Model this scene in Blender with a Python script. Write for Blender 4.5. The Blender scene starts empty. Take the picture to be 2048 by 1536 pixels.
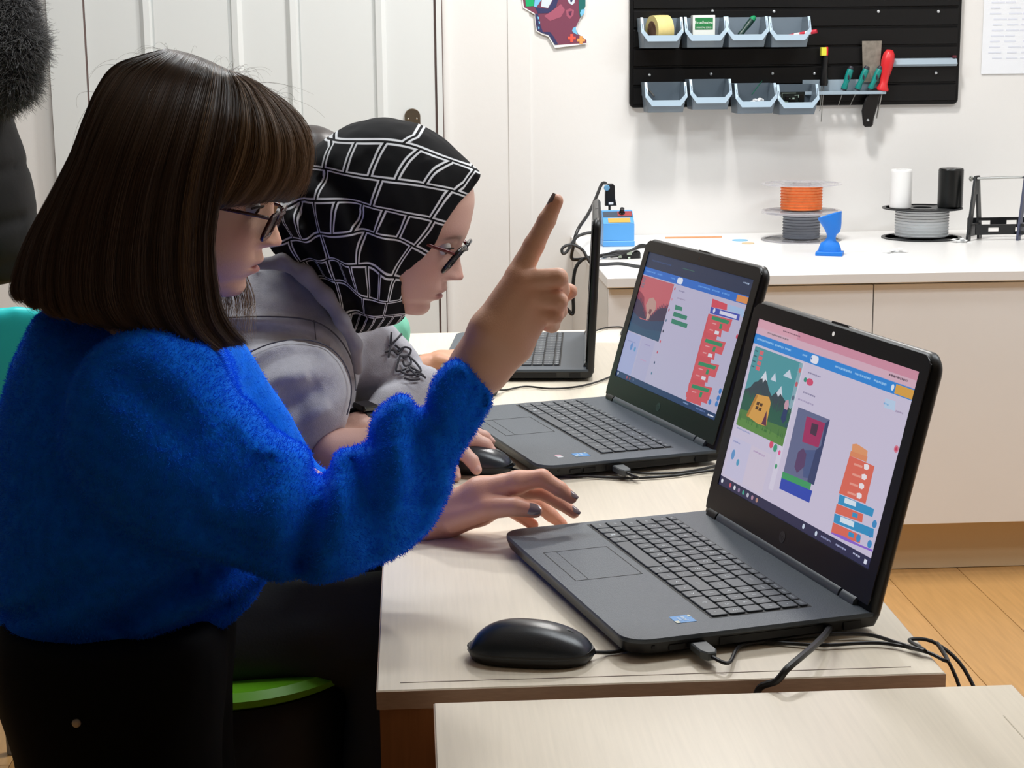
import bpy, bmesh, math, random
import numpy as np
from mathutils import Vector, Matrix
random.seed(7); rng=np.random.default_rng(7)
sc=bpy.context.scene; COL=sc.collection
T=.745            # desk top height
CZ=T+.5465        # camera height
# ---------------- camera ----------------
F,PIT,ROLL,YAW=3396.3,.19531,-.010154,.058
def _rz(v):
    c,s=math.cos(YAW),math.sin(YAW); return np.array([c*v[0]+s*v[1],-s*v[0]+c*v[1],v[2]])
_fw=np.array([0,math.cos(PIT),-math.sin(PIT)]);_up=np.array([0,math.sin(PIT),math.cos(PIT)]);_rt=np.array([1.,0,0])
_r=_rt*math.cos(ROLL)+_up*math.sin(ROLL);_u=-_rt*math.sin(ROLL)+_up*math.cos(ROLL)
_fw,_r,_u=map(_rz,(_fw,_r,_u)); _C=np.array([0,0,CZ])
def at(x,y,Y):
    "measured photo point -> room point on the vertical plane at depth Y"
    q=_fw+_r*(x-1024)/F+_u*(768-y)/F; return _C+q*(Y/q[1])
def atz(x,y,z):
    q=_fw+_r*(x-1024)/F+_u*(768-y)/F; return _C+q*((z-CZ)/q[2])
cam=bpy.data.cameras.new('camera'); cam.lens=36*F/2048; cam.sensor_width=36; cam.clip_start=.02
co=bpy.data.objects.new('camera',cam); COL.objects.link(co)
co.matrix_world=Matrix(((_r[0],_u[0],-_fw[0],0),(_r[1],_u[1],-_fw[1],0),(_r[2],_u[2],-_fw[2],CZ),(0,0,0,1)))
sc.camera=co
# ---------------- light ----------------
sc.view_settings.view_transform='Standard'; sc.view_settings.look='None'
sc.view_settings.exposure=-0.13; sc.view_settings.gamma=1; sc.view_settings.use_curve_mapping=False
W=bpy.data.worlds.new('world'); sc.world=W; W.use_nodes=True
W.node_tree.nodes['Background'].inputs[0].default_value=(.8,.9,1,1); W.node_tree.nodes['Background'].inputs[1].default_value=.15
def lamp(name,loc,size,power,col,sy=None):
    l=bpy.data.lights.new(name,'AREA'); l.energy=power; l.color=col; l.size=size
    if sy: l.shape='RECTANGLE'; l.size_y=sy
    o=bpy.data.objects.new(name,l); o.location=loc; COL.objects.link(o); return o
lamp('ceiling_or_fill_light',(.76,3.95,2.66),.22,34,(1,.98,.96),.22)
lamp('ceiling_or_fill_light',(-.55,3.3,2.66),.9,36,(.92,.97,1),.3)  # fill added to brighten the door and left side, not a known fixture
lamp('ceiling_or_fill_light',(.9,2.1,2.66),1.1,19,(.90,.96,1),.25)
lamp('ceiling_or_fill_light',(1.9,2.55,2.66),.9,24,(.88,.95,1),.25)  # cool fill added for the cabinet fronts, no such lamp known
# ---------------- helpers ----------------
def lin(h):
    if isinstance(h,str):
        h=h.lstrip('#'); v=[int(h[i:i+2],16)/255 for i in (0,2,4)]
    else: v=list(h)
    return tuple([(c/12.92 if c<=.04045 else ((c+.055)/1.055)**2.4) for c in v]+[1])
MATS={}
def mat(name,col,rough=.5,metal=0,noise=0,nscale=30,bump=0,bscale=200,spec=None,trans=0,alpha=1,sheen=0,emit=0,coat=0,stretch=None,sss=0):
    if name in MATS: return MATS[name]
    m=bpy.data.materials.new(name); m.use_nodes=True; nt=m.node_tree; b=nt.nodes['Principled BSDF']; c=lin(col)
    b.inputs['Base Color'].default_value=c; b.inputs['Roughness'].default_value=rough; b.inputs['Metallic'].default_value=metal
    if spec is not None: b.inputs['Specular IOR Level'].default_value=spec
    if trans: b.inputs['Transmission Weight'].default_value=trans; b.inputs['IOR'].default_value=1.1 if trans>.5 else 1.3
    if alpha<1: b.inputs['Alpha'].default_value=alpha
    if sheen: b.inputs['Sheen Weight'].default_value=sheen; b.inputs['Sheen Roughness'].default_value=.4; b.inputs['Sheen Tint'].default_value=tuple([min(1,x*1.5+.15) for x in c[:3]])+(1,)
    if emit: b.inputs['Emission Color'].default_value=c; b.inputs['Emission Strength'].default_value=emit
    if coat: b.inputs['Coat Weight'].default_value=coat
    if False: b.inputs['Subsurface Weight'].default_value=sss; b.inputs['Subsurface Radius'].default_value=(.02,.008,.004); b.inputs['Subsurface Scale'].default_value=.25
    if noise or bump:
        tc=nt.nodes.new('ShaderNodeTexCoord'); mp=nt.nodes.new('ShaderNodeMapping'); nt.links.new(tc.outputs['Object'],mp.inputs[0])
        if stretch: mp.inputs['Scale'].default_value=stretch
    if noise:
        n=nt.nodes.new('ShaderNodeTexNoise'); n.inputs['Scale'].default_value=nscale; n.inputs['Detail'].default_value=4; nt.links.new(mp.outputs[0],n.inputs[0])
        r=nt.nodes.new('ShaderNodeMapRange'); r.inputs['From Min'].default_value=.3; r.inputs['From Max'].default_value=.7; r.inputs['To Min'].default_value=1-noise; r.inputs['To Max'].default_value=1+noise
        nt.links.new(n.outputs[0],r.inputs[0])
        x=nt.nodes.new('ShaderNodeVectorMath'); x.operation='SCALE'; x.inputs[0].default_value=c[:3]; nt.links.new(r.outputs[0],x.inputs['Scale']); nt.links.new(x.outputs[0],b.inputs['Base Color'])
    if bump:
        n=nt.nodes.new('ShaderNodeTexNoise'); n.inputs['Scale'].default_value=bscale; n.inputs['Detail'].default_value=3; nt.links.new(mp.outputs[0],n.inputs[0])
        q=nt.nodes.new('ShaderNodeBump'); q.inputs['Strength'].default_value=bump; q.inputs['Distance'].default_value=.002; nt.links.new(n.outputs[0],q.inputs['Height']); nt.links.new(q.outputs[0],b.inputs['Normal'])
    MATS[name]=m; return m
def tag(o,label=None,cat=None,group=None,kind=None):
    if label: o['label']=label
    if cat: o['category']=cat
    if group: o['group']=group
    if kind: o['kind']=kind
    return o
def empty(name,loc=(0,0,0),rz=0,**k):
    o=bpy.data.objects.new(name,None); o.location=loc; o.rotation_euler=(0,0,rz); o.empty_display_size=.05; COL.objects.link(o); return tag(o,**k)
class G:
    "collects shapes into one mesh"
    def __init__(s): s.v=[];s.f=[];s.m=[];s.c=[]
    def add(s,v,f,m=0):
        k=len(s.v); s.v+= [tuple(map(float,p)) for p in v]; s.f+=[tuple(i+k for i in q) for q in f]; s.m+=[m]*len(f); return s
    def prism(s,pts,o,ax,ay,az,h,m=0,b=0):
        "outline pts(2d) on plane o+ax*x+ay*y, extruded h along az; b = chamfer of both rims"
        o,ax,ay,az=map(np.array,(o,ax,ay,az)); P=np.array(pts,float); n=len(P)
        if b:
            q=np.roll(P,-1,0)-P; q/=np.linalg.norm(q,axis=1)[:,None]+1e-12; nr=np.stack([q[:,1],-q[:,0]],1)
            area=np.sum(P[:,0]*np.roll(P[:,1],-1)-np.roll(P[:,0],-1)*P[:,1])
            if area<0: nr=-nr
            mi=nr+np.roll(nr,1,0); mi/=np.maximum(.3,np.sum(mi*nr,1))[:,None]; I=P-mi*b
            rings=[(I,0),(P,b),(P,h-b),(I,h)]
        else: rings=[(P,0),(P,h)]
        v=[];f=[]
        for R,z in rings: v+=[o+ax*x+ay*y+az*z for x,y in R]
        L=len(rings)
        for k in range(L-1):
            for i in range(n):
                j=(i+1)%n; f.append((k*n+i,k*n+j,(k+1)*n+j,(k+1)*n+i))
        f.append(tuple(range(n))[::-1]); f.append(tuple((L-1)*n+i for i in range(n)))
        return s.add(v,f,m)
    def box(s,x0,x1,y0,y1,z0,z1,m=0,b=0):
        return s.prism([(x0,y0),(x1,y0),(x1,y1),(x0,y1)],(0,0,z0),(1,0,0),(0,1,0),(0,0,1),z1-z0,m,b)
    def tube(s,pts,r,n=8,m=0,cap=True,closed=False):
        P=np.array(pts,float); N=len(P); rr=np.full(N,r,float) if np.isscalar(r) else np.array(r,float)
        tn=np.gradient(P,axis=0); tn/=np.linalg.norm(tn,axis=1)[:,None]+1e-12
        a=np.array([0,0,1.]) if abs(tn[0][2])<.9 else np.array([1.,0,0]); nn=np.cross(tn[0],a); nn/=np.linalg.norm(nn)
        v=[]
        for i in range(N):
            nn=nn-tn[i]*np.dot(nn,tn[i]); nn/=np.linalg.norm(nn)+1e-12; bb=np.cross(tn[i],nn)
            for k in range(n):
                t=2*math.pi*k/n; v.append(P[i]+rr[i]*(math.cos(t)*nn+math.sin(t)*bb))
        f=[]
        for i in range(N-1):
            for k in range(n): f.append((i*n+k,i*n+(k+1)%n,(i+1)*n+(k+1)%n,(i+1)*n+k))
        if cap: f.append(tuple(range(n))[::-1]); f.append(tuple((N-1)*n+k for k in range(n)))
        return s.add(v,f,m)
    def lathe(s,prof,o=(0,0,0),az=(0,0,1),n=32,m=0):
        o=np.array(o,float); az=np.array(az,float); az/=np.linalg.norm(az); a=np.array([1.,0,0]) if abs(az[0])<.9 else np.array([0,1.,0]); ax=np.cross(a,az); ax/=np.linalg.norm(ax); ay=np.cross(az,ax)
        v=[];f=[]
        for r,z in prof:
            for k in range(n):
                t=2*math.pi*k/n; v.append(o+ax*r*math.cos(t)+ay*r*math.sin(t)+az*z)
        for i in range(len(prof)-1):
            for k in range(n): f.append((i*n+k,i*n+(k+1)%n,(i+1)*n+(k+1)%n,(i+1)*n+k))
        if prof[0][0]>1e-6: f.append(tuple(range(n))[::-1])
        if prof[-1][0]>1e-6: f.append(tuple((len(prof)-1)*n+k for k in range(n)))
        return s.add(v,f,m)
    def sphere(s,c,r,n=12,m=0):
        r=(r,r,r) if np.isscalar(r) else r; v=[];f=[]
        for i in range(n+1):
            a=math.pi*i/n
            for k in range(2*n):
                t=math.pi*k/n; v.append((c[0]+r[0]*math.sin(a)*math.cos(t),c[1]+r[1]*math.sin(a)*math.sin(t),c[2]+r[2]*math.cos(a)))
        for i in range(n):
            for k in range(2*n): f.append((i*2*n+k,(i+1)*2*n+k,(i+1)*2*n+(k+1)%(2*n),i*2*n+(k+1)%(2*n)))
        return s.add(v,f,m)
    def mesh(s,name,mats,smooth=False,angle=40):
        me=bpy.data.meshes.new(name); me.from_pydata(s.v,[],s.f)
        for x in (mats if isinstance(mats,(list,tuple)) else [mats]): me.materials.append(x)
        me.polygons.foreach_set('material_index',s.m)
        bm=bmesh.new(); bm.from_mesh(me); bmesh.ops.recalc_face_normals(bm,faces=bm.faces)
        if smooth:
            for f in bm.faces: f.smooth=True
            for e in bm.edges:
                if len(e.link_faces)==2 and e.calc_face_angle(0)>math.radians(angle): e.smooth=False
        bm.to_mesh(me); bm.free(); return me
    def obj(s,name,mats,parent=None,smooth=False,angle=40,**k):
        return link(s.mesh(name,mats,smooth,angle),name,parent,**k)
def link(me,name,parent=None,**k):
    o=bpy.data.objects.new(name,me); COL.objects.link(o)
    if parent: o.parent=parent
    return tag(o,**k)
def rrect(x0,x1,y0,y1,r,n=5):
    r=[r]*4 if np.isscalar(r) else r; out=[]
    for (cx,cy,a,q) in ((x1-r[0],y0+r[0],-90,r[0]),(x1-r[1],y1-r[1],0,r[1]),(x0+r[2],y1-r[2],90,r[2]),(x0+r[3],y0+r[3],180,r[3])):
        if q<1e-6: out.append((cx,cy)); continue
        for i in range(n+1):
            t=math.radians(a+90*i/n); out.append((cx+q*math.cos(t),cy+q*math.sin(t)))
    return out
def spline(pts,n=60):
    P=np.array(pts,float); N=len(P); t=np.linspace(0,N-1,n); out=[]
    for x in t:
        i=min(int(x),N-2); u=x-i; p0=P[max(i-1,0)];p1=P[i];p2=P[i+1];p3=P[min(i+2,N-1)]
        out.append(.5*((2*p1)+(-p0+p2)*u+(2*p0-5*p1+4*p2-p3)*u*u+(-p0+3*p1-3*p2+p3)*u**3))
    return np.array(out)
_txt={}
def text_polys(s,size=1.0):
    "flat text -> (verts2d, faces)"
    if s not in _txt:
        c=bpy.data.curves.new('t','FONT'); c.body=s; c.align_x='CENTER'; c.align_y='CENTER'; c.resolution_u=2
        o=bpy.data.objects.new('t',c); COL.objects.link(o); dg=bpy.context.evaluated_depsgraph_get(); me=bpy.data.meshes.new_from_object(o.evaluated_get(dg))
        _txt[s]=(np.array([v.co[:2] for v in me.vertices]).reshape(-1,2),[tuple(p.vertices) for p in me.polygons])
        bpy.data.objects.remove(o); bpy.data.curves.remove(c); bpy.data.meshes.remove(me)
    v,f=_txt[s]; return v*size,f
def add_text(g,s,o,ax,ay,size,m=0):
    v,f=text_polys(s,size); o,ax,ay=map(np.array,(o,ax,ay)); g.add([o+ax*x+ay*y for x,y in v],f,m)
# ---------------- materials ----------------
m_wall=mat('wall_paint','#e9e7e4',.7,bump=.15,bscale=60,noise=.01,nscale=3)
m_ceil=mat('ceiling_paint','#eeeeec',.8)
m_door=mat('door_paint','#e4e7e6',.4,bump=.05,bscale=80)
m_gap=mat('door_gap','#6b5a57',.9)
m_white=mat('white_laminate','#efeeec',.28,noise=.01,nscale=5)
m_dk=mat('desk_laminate','#e8dcc8',.33,noise=.035,nscale=9,stretch=(30,1.2,1))
m_dkedge=mat('desk_edge_band','#b99c86',.5,noise=.08,nscale=20,stretch=(4,4,30))
m_dkside=mat('desk_side_board','#a06a3f',.5,noise=.1,nscale=12,stretch=(20,20,1))
m_dkbrown=mat('dark_edge','#5a3a2a',.6)
m_line=mat('seam_line','#7a6a60',.8)
m_tan=mat('plinth_board','#cdb591',.45)
# ================= setting =================
Y0,Y1,X0,X1,H=-1.6,4.85,-2.3,2.8,2.7
fl=G(); fl.box(X0,X1,Y0,Y1,-.05,-.006); floor=fl.obj('floor',mat('subfloor','#5c4530',.8),kind='structure')
pl_cols=['#c0935c','#ba8d57','#c59862','#b68852','#c2955e']
pmats=[mat('plank_%d'%i,c,.32,noise=.09,nscale=6,stretch=(14,1,1)) for i,c in enumerate(pl_cols)]
pw,pl=.192,1.28; pmesh=[G().box(-pw/2+.0008,pw/2-.0008,-pl/2+.0008,pl/2-.0008,-.006,0,b=.0007).mesh('plank',pm) for pm in pmats]
nx=int((X1-X0)/pw); 
for i in range(nx):
    off=(i*.37)%1*pl
    for j in range(-1,7):
        y=Y0+off+j*pl+pl/2
        if y+pl/2<Y0 or y-pl/2>Y1: continue
        o=link(pmesh[(i*3+j*2)%5],'plank',floor); o.location=(X0+pw*(i+.5),y,0)
g=G()
g.box(X0,X1,Y1,Y1+.12,0,H); g.obj('wall_back',m_wall,kind='structure')
m_wall2=mat('bounce_cut_grey','#6f6d6b',.8)  # unseen left and front walls greyed to cut bounce light and raise contrast
G().box(X0-.12,X0,Y0,Y1+.12,0,H).obj('wall_left',m_wall2,kind='structure')
G().box(X1,X1+.12,Y0,Y1+.12,0,H).obj('wall_right',m_wall,kind='structure')
G().box(X0-.12,X1+.12,Y0-.12,Y0,0,H).obj('wall_front',m_wall2,kind='structure')
G().box(X0-.12,X1+.12,Y0-.12,Y1+.12,H,H+.1).obj('ceiling',m_ceil,kind='structure')
# pilaster edge beside the door
G().box(.28,.34,Y1-.004,Y1+.001,.09,H,b=.001).obj('trim_1',m_wall,kind='structure')
G().box(X0,-1.02,Y1-.014,Y1,0,.09,b=.003).obj('baseboard_back_left',m_white,kind='structure')
G().box(.115,.45,Y1-.014,Y1,0,.09,b=.003).obj('baseboard_back_right',m_white,kind='structure')
# door
DT=2.08
g=G(); g.box(-.985,-.888,Y1-.03,Y1,0,DT+.08,b=.004); g.box(.079,.094,Y1-.03,Y1,0,DT+.08,b=.003); g.box(-.888,.079,Y1-.03,Y1,DT+.005,DT+.08,b=.003)
door=G().box(-.883,.073,Y1-.022,Y1,.005,DT,b=.002).obj('door_1',m_door,kind='structure')
g.obj('door_frame',m_door,door)
G().box(-.9895,-.9855,Y1-.012,Y1,0,DT,0).box(-.8875,-.8835,Y1-.0235,Y1,0,DT).box(.0735,.0785,Y1-.0235,Y1,0,DT).box(.0945,.097,Y1-.004,Y1,0,DT).obj('door_gap',m_gap,door)
for (a,b) in ((-.735,-.455),(-.335,-.06)):
    for (z0,z1) in ((.25,.75),(.9,1.95)):
        if (z0<.3): pass
        # frame moulding ring: sloped in
        o=[(a,z0),(b,z0),(b,z1),(a,z1)]; def_w=.036
        rings=[(0,.022),(.012,.034),(.028,.032),(def_w,.016),(def_w+.004,.020)]
        v=[];f=[]
        for w,d in rings: v+=[(a+w,Y1-d,z0+w),(b-w,Y1-d,z0+w),(b-w,Y1-d,z1-w),(a+w,Y1-d,z1-w)]
        for k in range(len(rings)-1):
            for i in range(4): f.append((k*4+i,k*4+(i+1)%4,(k+1)*4+(i+1)%4,(k+1)*4+i))
        G().add(v,f).obj('panel_moulding',m_door,door)
        w=def_w+.003
        G().box(a+w,b-w,Y1-.026,Y1-.02,z0+w,z1-w,b=.002).obj('door_panel',m_door,door)
# handle plate
m_brz=mat('brushed_bronze','#8d8070',.28,.9)
hx=.008; g=G(); g.prism(rrect(hx-.022,hx+.022,.93,1.128,.021,8),(0,Y1-.023,0),(1,0,0),(0,0,1),(0,-1,0),.006,b=.0015)
hd=g.obj('handle_plate',m_brz,door,smooth=True)
g=G(); g.tube([(hx,Y1-.028,1.03),(hx,Y1-.06,1.03),(hx-.02,Y1-.066,1.03),(hx-.115,Y1-.066,1.028)],.009,10); g.obj('handle',m_brz,hd,smooth=True)
g=G(); 
for dx in (-.012,.012): g.sphere((hx+dx,Y1-.029,1.10),(.003,.002,.003),6)
g.obj('screw',mat('bright_screw','#e8e2d8',.2,1),hd,smooth=True)
# papers and poster on the wall
pap=G()
p=at(1971,-60,Y1-.004); q=at(1970,148,Y1-.004); pap.box(p[0],p[0]+.21,Y1-.004,Y1-.003,q[2],q[2]+.297)
paper=pap.obj('paper_sheet',mat('paper','#eef1f6',.6),label='white printed sheet taped to the wall at the far right',cat='paper')
g=G()
for i in range(16):
    z=q[2]+.275-i*.0155
    for j in range(3+(i*7)%3):
        x=p[0]+.018+j*.045+((i*13+j*5)%7)*.002; g.box(x,x+.028+((i+j)%3)*.005,Y1-.0047,Y1-.004,z,z+.004)
g.obj('printed_text',mat('faint_ink','#dde1ec',.7),paper)
# ---- poster: head profile cut-out with goggles
def P2(x,y,d=.004): return at(x,y,Y1-d)
def poly(g,pts,m=0,d=.004,th=None):
    P=[P2(x,y,d) for x,y in pts]; n=len(P); g.prism([(a[0],a[2]) for a in P],(0,Y1-d,0),(1,0,0),(0,0,1),(0,-1,0),th or .0006,m)
out=[(1043,-6),(1046,16),(1069,29),(1070,45),(1072,62),(1082,68),(1096,73),(1110,96),(1173,88),(1173,80),(1158,70),(1152,60),(1155,48),(1160,38),(1169,24),(1172,8),(1171,-30),(1150,-55),(1100,-62),(1062,-50),(1050,-30)]
g=G(); poly(g,out,0,.006,.0015)
post=g.obj('poster',mat('poster_white','#f2f2f2',.5),label='cut-out wall poster of a dark red head in profile wearing goggles',cat='poster')
pm=[mat('poster_'+n,c,.45) for n,c in (('maroon','#7c4157'),('green','#18b070'),('sky','#7cc4ea'),('navy','#373a63'),('rose','#a85a70'),('teal','#1f6a68'),('orange','#ee5f4f'),('amber','#e9a35c'),('pale','#d3dfe9'),('shade','#5f3350'))]
g=G()
poly(g,[(1045,-6),(1048,14),(1070,27),(1071,45),(1074,61),(1084,66),(1098,69),(1113,90),(1173,86),(1173,80),(1157,69),(1151,58),(1155,47),(1160,37),(1168,23),(1171,7),(1170,-28),(1148,-53),(1100,-60),(1064,-48),(1052,-28)],0,.0076,.0003)
poly(g,[(1050,-8),(1052,13),(1068,12),(1070,-10)],1,.0081,.0003); poly(g,[(1068,-10),(1067,12),(1072,16),(1085,-4),(1082,-14)],2,.0081,.0003)
poly(g,[(1085,-12),(1082,13),(1096,16),(1106,-2),(1106,-14)],8,.0081,.0003); poly(g,[(1070,14),(1096,18),(1106,0),(1118,-6),(1112,14),(1098,26),(1076,27)],3,.0081,.0003)
poly(g,[(1070,28),(1076,27),(1080,48),(1086,64),(1100,64),(1108,74),(1116,88),(1110,90),(1097,70),(1084,66),(1074,60)],3,.0084,.0003)
poly(g,[(1088,32),(1104,22),(1122,8),(1130,20),(1122,34),(1100,42)],4,.0081,.0003)
poly(g,[(1132,20),(1140,17),(1148,20),(1147,30),(1140,38),(1133,32)],4,.0081,.0003); poly(g,[(1137,23),(1144,22),(1142,31),(1138,30)],9,.0086,.0003)
poly(g,[(1157,-12),(1171,-12),(1171,12),(1166,24),(1160,36),(1158,20)],5,.0084,.0003); poly(g,[(1160,26),(1163,19),(1170,18),(1168,27),(1162,33)],2,.0089,.0003)
poly(g,[(1132,-6),(1150,-6),(1149,6),(1144,10),(1138,6)],8,.0084,.0003); poly(g,[(1140,-2),(1146,-2),(1144,4),(1141,4)],3,.0089,.0003)
poly(g,[(1146,56),(1152,53),(1152,60),(1156,70),(1148,66),(1144,62)],2,.0084,.0003)
for (cx,cy,mm) in ((1143.5,76,6),(1162,80,7)):
    poly(g,[(cx-3,cy-8),(cx+3,cy-8),(cx+3,cy-3),(cx+8,cy-3),(cx+8,cy+3),(cx+3,cy+3),(cx+3,cy+8),(cx-3,cy+8),(cx-3,cy+3),(cx-8,cy+3),(cx-8,cy-3),(cx-3,cy-3)],mm,.0087,.0003)
for (x,y) in ((1075,33),(1077,42),(1076,53)): poly(g,[(x,y),(x+3,y+1),(x+3,y+5),(x+1,y+6)],2,.0089,.0002)
g.obj('print',pm,post)
# ================= counter =================
CT=.76; CX0,CX1,CY=.455,X1,3.935
g=G(); g.prism([(CX0,CY),(CX1,CY),(CX1,Y1-.001),(CX0,Y1-.001)],(0,0,CT-.024),(1,0,0),(0,1,0),(0,0,1),.024,b=.0015)
g.obj('worktop',m_white,label='long glossy white worktop on the low cabinets along the back wall',cat='worktop')
seam=at(1745,800,CY)[0]; edges=[CX0+.004]
w=seam-CX0
x=seam
while x<CX1: edges.append(x); x+=.62
edges.append(CX1-.01); 
cabs=[(edges[0],edges[1],'first'),(edges[1],edges[2],''),(edges[2],edges[3],''),(edges[3],edges[4] if len(edges)>4 else CX1-.01,'')]
names=['white low cabinet at the left end of the worktop','white low cabinet right of the door seam under the worktop','third white low cabinet under the worktop, beyond the frame','last white low cabinet under the worktop by the right wall']
for i in range(len(edges)-1):
    a,b=edges[i],edges[i+1]
    if b-a<.1: continue
    root=empty('low_cabinet',((a+b)/2,CY+.3,0),label=names[min(i,3)],cat='cabinet',group='white low cabinets under the worktop'); c=((a+b)/2,CY+.3)
    G().box(a+.001-c[0],b-.001-c[0],.04-.3,Y1-.002-CY-.3,.13,CT-.0245).obj('body',mat('cabinet_side','#dedbd6',.4),root)
    G().box(a+.0015-c[0],b-.0015-c[0],.02-.3,.039-.3,.135,CT-.030,b=.001).obj('door',m_white,root)
    G().box(a+.001-c[0],b-.001-c[0],.085-.3,.10-.3,.002,.13).obj('plinth',m_tan,root)
# ================= desks =================
def desk(x0,x1,y0,y1,z,label,front_panel=False,side=True):
    cx,cy=(x0+x1)/2,(y0+y1)/2; root=empty('desk',(cx,cy,0),label=label,cat='desk',group='pale wooden classroom desks')
    b=lambda *a,**k: G().box(a[0]-cx,a[1]-cx,a[2]-cy,a[3]-cy,a[4],a[5],**k)
    t=b(x0,x1,y0,y1,z-.018,z,b=.001).obj('desktop',[m_dk],root)
    g=G()
    e=.0005
    g.box(x0-cx-e,x1-cx+e,y0-cy-e,y0-cy,z-.0172,z-.001); g.box(x1-cx,x1-cx+e,y0-cy,y1-cy,z-.0172,z-.001); g.box(x0-cx-e,x0-cx,y0-cy,y1-cy,z-.0172,z-.001); g.obj('edge_band',m_dkedge,t)
    b(x1-.020,x1-.002,y0+.022,y1-.022,.30,z-.018).obj('back_panel',m_dkside,root)
    for yy in (y0+.004,y1-.020): b(x0+.002,x1-.002,yy,yy+.016,.002,z-.018).obj('end_panel',m_dkside,root)
    b(x0+.002,x0+.018,y0+.022,y1-.022,z-.070,z-.018).obj('apron',m_dkbrown,root)
    return root
d1=desk(-.039,.463,1.40,2.112,T,'pale wooden desk under the nearest open laptop, dark groove along its near edge')
# groove line and dowel on the first desk
g=G(); a=atz(800,1372,T); b=atz(1840,1338,T); g.box(a[0]-.212,.437-.212,1.4165-1.756,1.4175-1.756,T,T+.0003); g.obj('groove_line',m_line,d1)
g=G(); q=at(840,1408,1.404); 
d2=desk(-.039,.463,2.1135,2.70,T,'pale wooden desk under the middle laptop')
d3=desk(-.039,.463,2.7015,3.29,T,'pale wooden desk under the farthest laptop by the door')
q0=atz(868,1405,T); d4=desk(q0[0],q0[0]+.502,.72,1.368,T,'bare pale wooden desk nearest the camera')
g=G(); g.lathe([(.0001,.0012),(.003,.001),(.0045,0)],(q[0]-.212,1.4035-1.756,q[2]),(0,-1,0),16); g.obj('dowel_cap',m_dkbrown,d1)
g=G(); cx4,cy4=q0[0]+.251,1.044
g.box(q0[0]+.47-cx4,q0[0]+.471-cx4,.75-cy4,1.30-cy4,T,T+.0003); g.obj('groove_line',mat('faint_line','#c9bda8',.6),d4)
# ================= slatted tool board =================
BY=Y1-.022; bl,br=.622,1.566; bz0=1.122
m_blk=mat('black_board','#0c0c0d',.42,spec=.3); m_blk2=mat('black_slat','#101011',.38,spec=.35,bump=.1,bscale=90)
board=empty('tool_board',((bl+br)/2,Y1,bz0),label='black slatted tool board screwed to the back wall',cat='tool board'); bc=(bl+br)/2
G().prism(rrect(bl-bc,br-bc,0,.62,.014,5),(0,-.0005,0),(1,0,0),(0,0,1),(0,-1,0),.016,b=.002).obj('back_panel',m_blk,board)
sp=.0527
for i in range(11):
    z0=.010+i*sp; 
    if z0+sp>.615: break
    x0,x1=bl-bc+.010,br-bc-.010
    v=[];f=[]; prof=[(0,.016),(.0015,.021),(sp-.008,.022),(sp-.005,.0185),(sp-.003,.016)]
    g=G(); g.prism([(z,d) for z,d in prof],(x0,0,z0),(0,0,1),(0,-1,0),(1,0,0),x1-x0); g.obj('slat',m_blk2,board)
for i,(px,py) in enumerate([(1548,23),(1757,23),(1877,23),(1299,150),(1422,148),(1545,147),(1629,147),(1872,146),(1425,22)]):
    q=at(px,py,BY-.002); G().sphere((q[0]-bc,BY-.002-Y1,q[2]-bz0),(.0045,.003,.0045),6).obj('screw',mat('zinc_screw','#c9cdd0',.3,.6),board,smooth=True)
m_bin=mat('bin_plastic','#7f8d99',.35,alpha=.80,spec=.5); 
def make_bin():
    root=empty('storage_bin',(0,0,0)); w,d,h=.1145,.105,.082; t=.0022
    # body: floor, back, sides, front lip (tapering down), thick rim
    lip=.030; ch=.014
    g=G(); bw=w*.88
    def wall(a,b,c,dd): g.add([a,b,c,dd],[(0,1,2,3)])
    # inner shell as thick walls built from prisms: sides
    for s in (-1,1):
        pts=[(0,0),(d*.80,0),(d,lip+ch*.3),(d-.002,lip+.026),(d*.78,h),(0,h)]
        X_=lambda z,q:s*(w/2*(.86+.14*z/h)-q); n6=len(pts); v=[(X_(z,0),-y,z) for y,z in pts]+[(X_(z,t),-y,z) for y,z in pts]; g.add(v,[tuple(range(n6)),tuple(range(n6,2*n6))[::-1]]+[(i,(i+1)%n6,n6+(i+1)%n6,n6+i) for i in range(n6)])
    g.box(-w*.43+t,w*.43-t,-d*.80,0,0,t); g.prism([(-w*.43+t,t),(w*.43-t,t),(w/2-t,h),(-w/2+t,h)],(0,0,0),(1,0,0),(0,0,1),(0,-1,0),t)
    # front wall sloping
    g.prism([(d*.80,0),(d*.80+t,0),(d,lip),(d-t,lip)],(-w*.445+t,0,0),(0,-1,0),(0,0,1),(1,0,0),w*.89-2*t)
    g.obj('body',m_bin,root)
    # front rim: U band with chamfered lower corners
    W=w/2+.001; o=[(-W,h+.001),(-W,lip+.012),(-W+.018,lip-.012),(W-.018,lip-.012),(W,lip+.012),(W,h+.001),(W-.007,h+.001),(W-.007,lip+.019),(W-.020,lip+.004),(-W+.020,lip+.004),(-W+.007,lip+.019),(-W+.007,h+.001)]
    # rim leans back along side edge
    def yy(z): return -(d+.001) if z<lip+.03 else -(d+.001)+(z-lip-.03)/(h-lip-.03)*d*.20
    g=G(); n=len(o); v=[(x,yy(z),z) for x,z in o]+[(x,yy(z)+.004,z) for x,z in o]
    f=[(i,(i+1)%n,n+(i+1)%n,n+i) for i in range(n)]
    quads=[(0,1,10,11),(1,2,9,10),(2,3,8,9),(3,4,7,8),(4,5,6,7)]
    f+=quads+[tuple(n+i for i in q[::-1]) for q in quads]
    g.add(v,f); g.obj('rim',mat('bin_rim','#b4cadb',.3),root)
    g=G(); 
    for s in (-1,1):
        for k in range(7): g.box(s*(w*.478)-.0010,s*(w*.478)+.0022,-.012-k*.0115,-.0065-k*.0115,.045,.076)
    g.obj('side_ribs',mat('bin_ribs','#6c7a86',.4),root)
    return root
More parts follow.
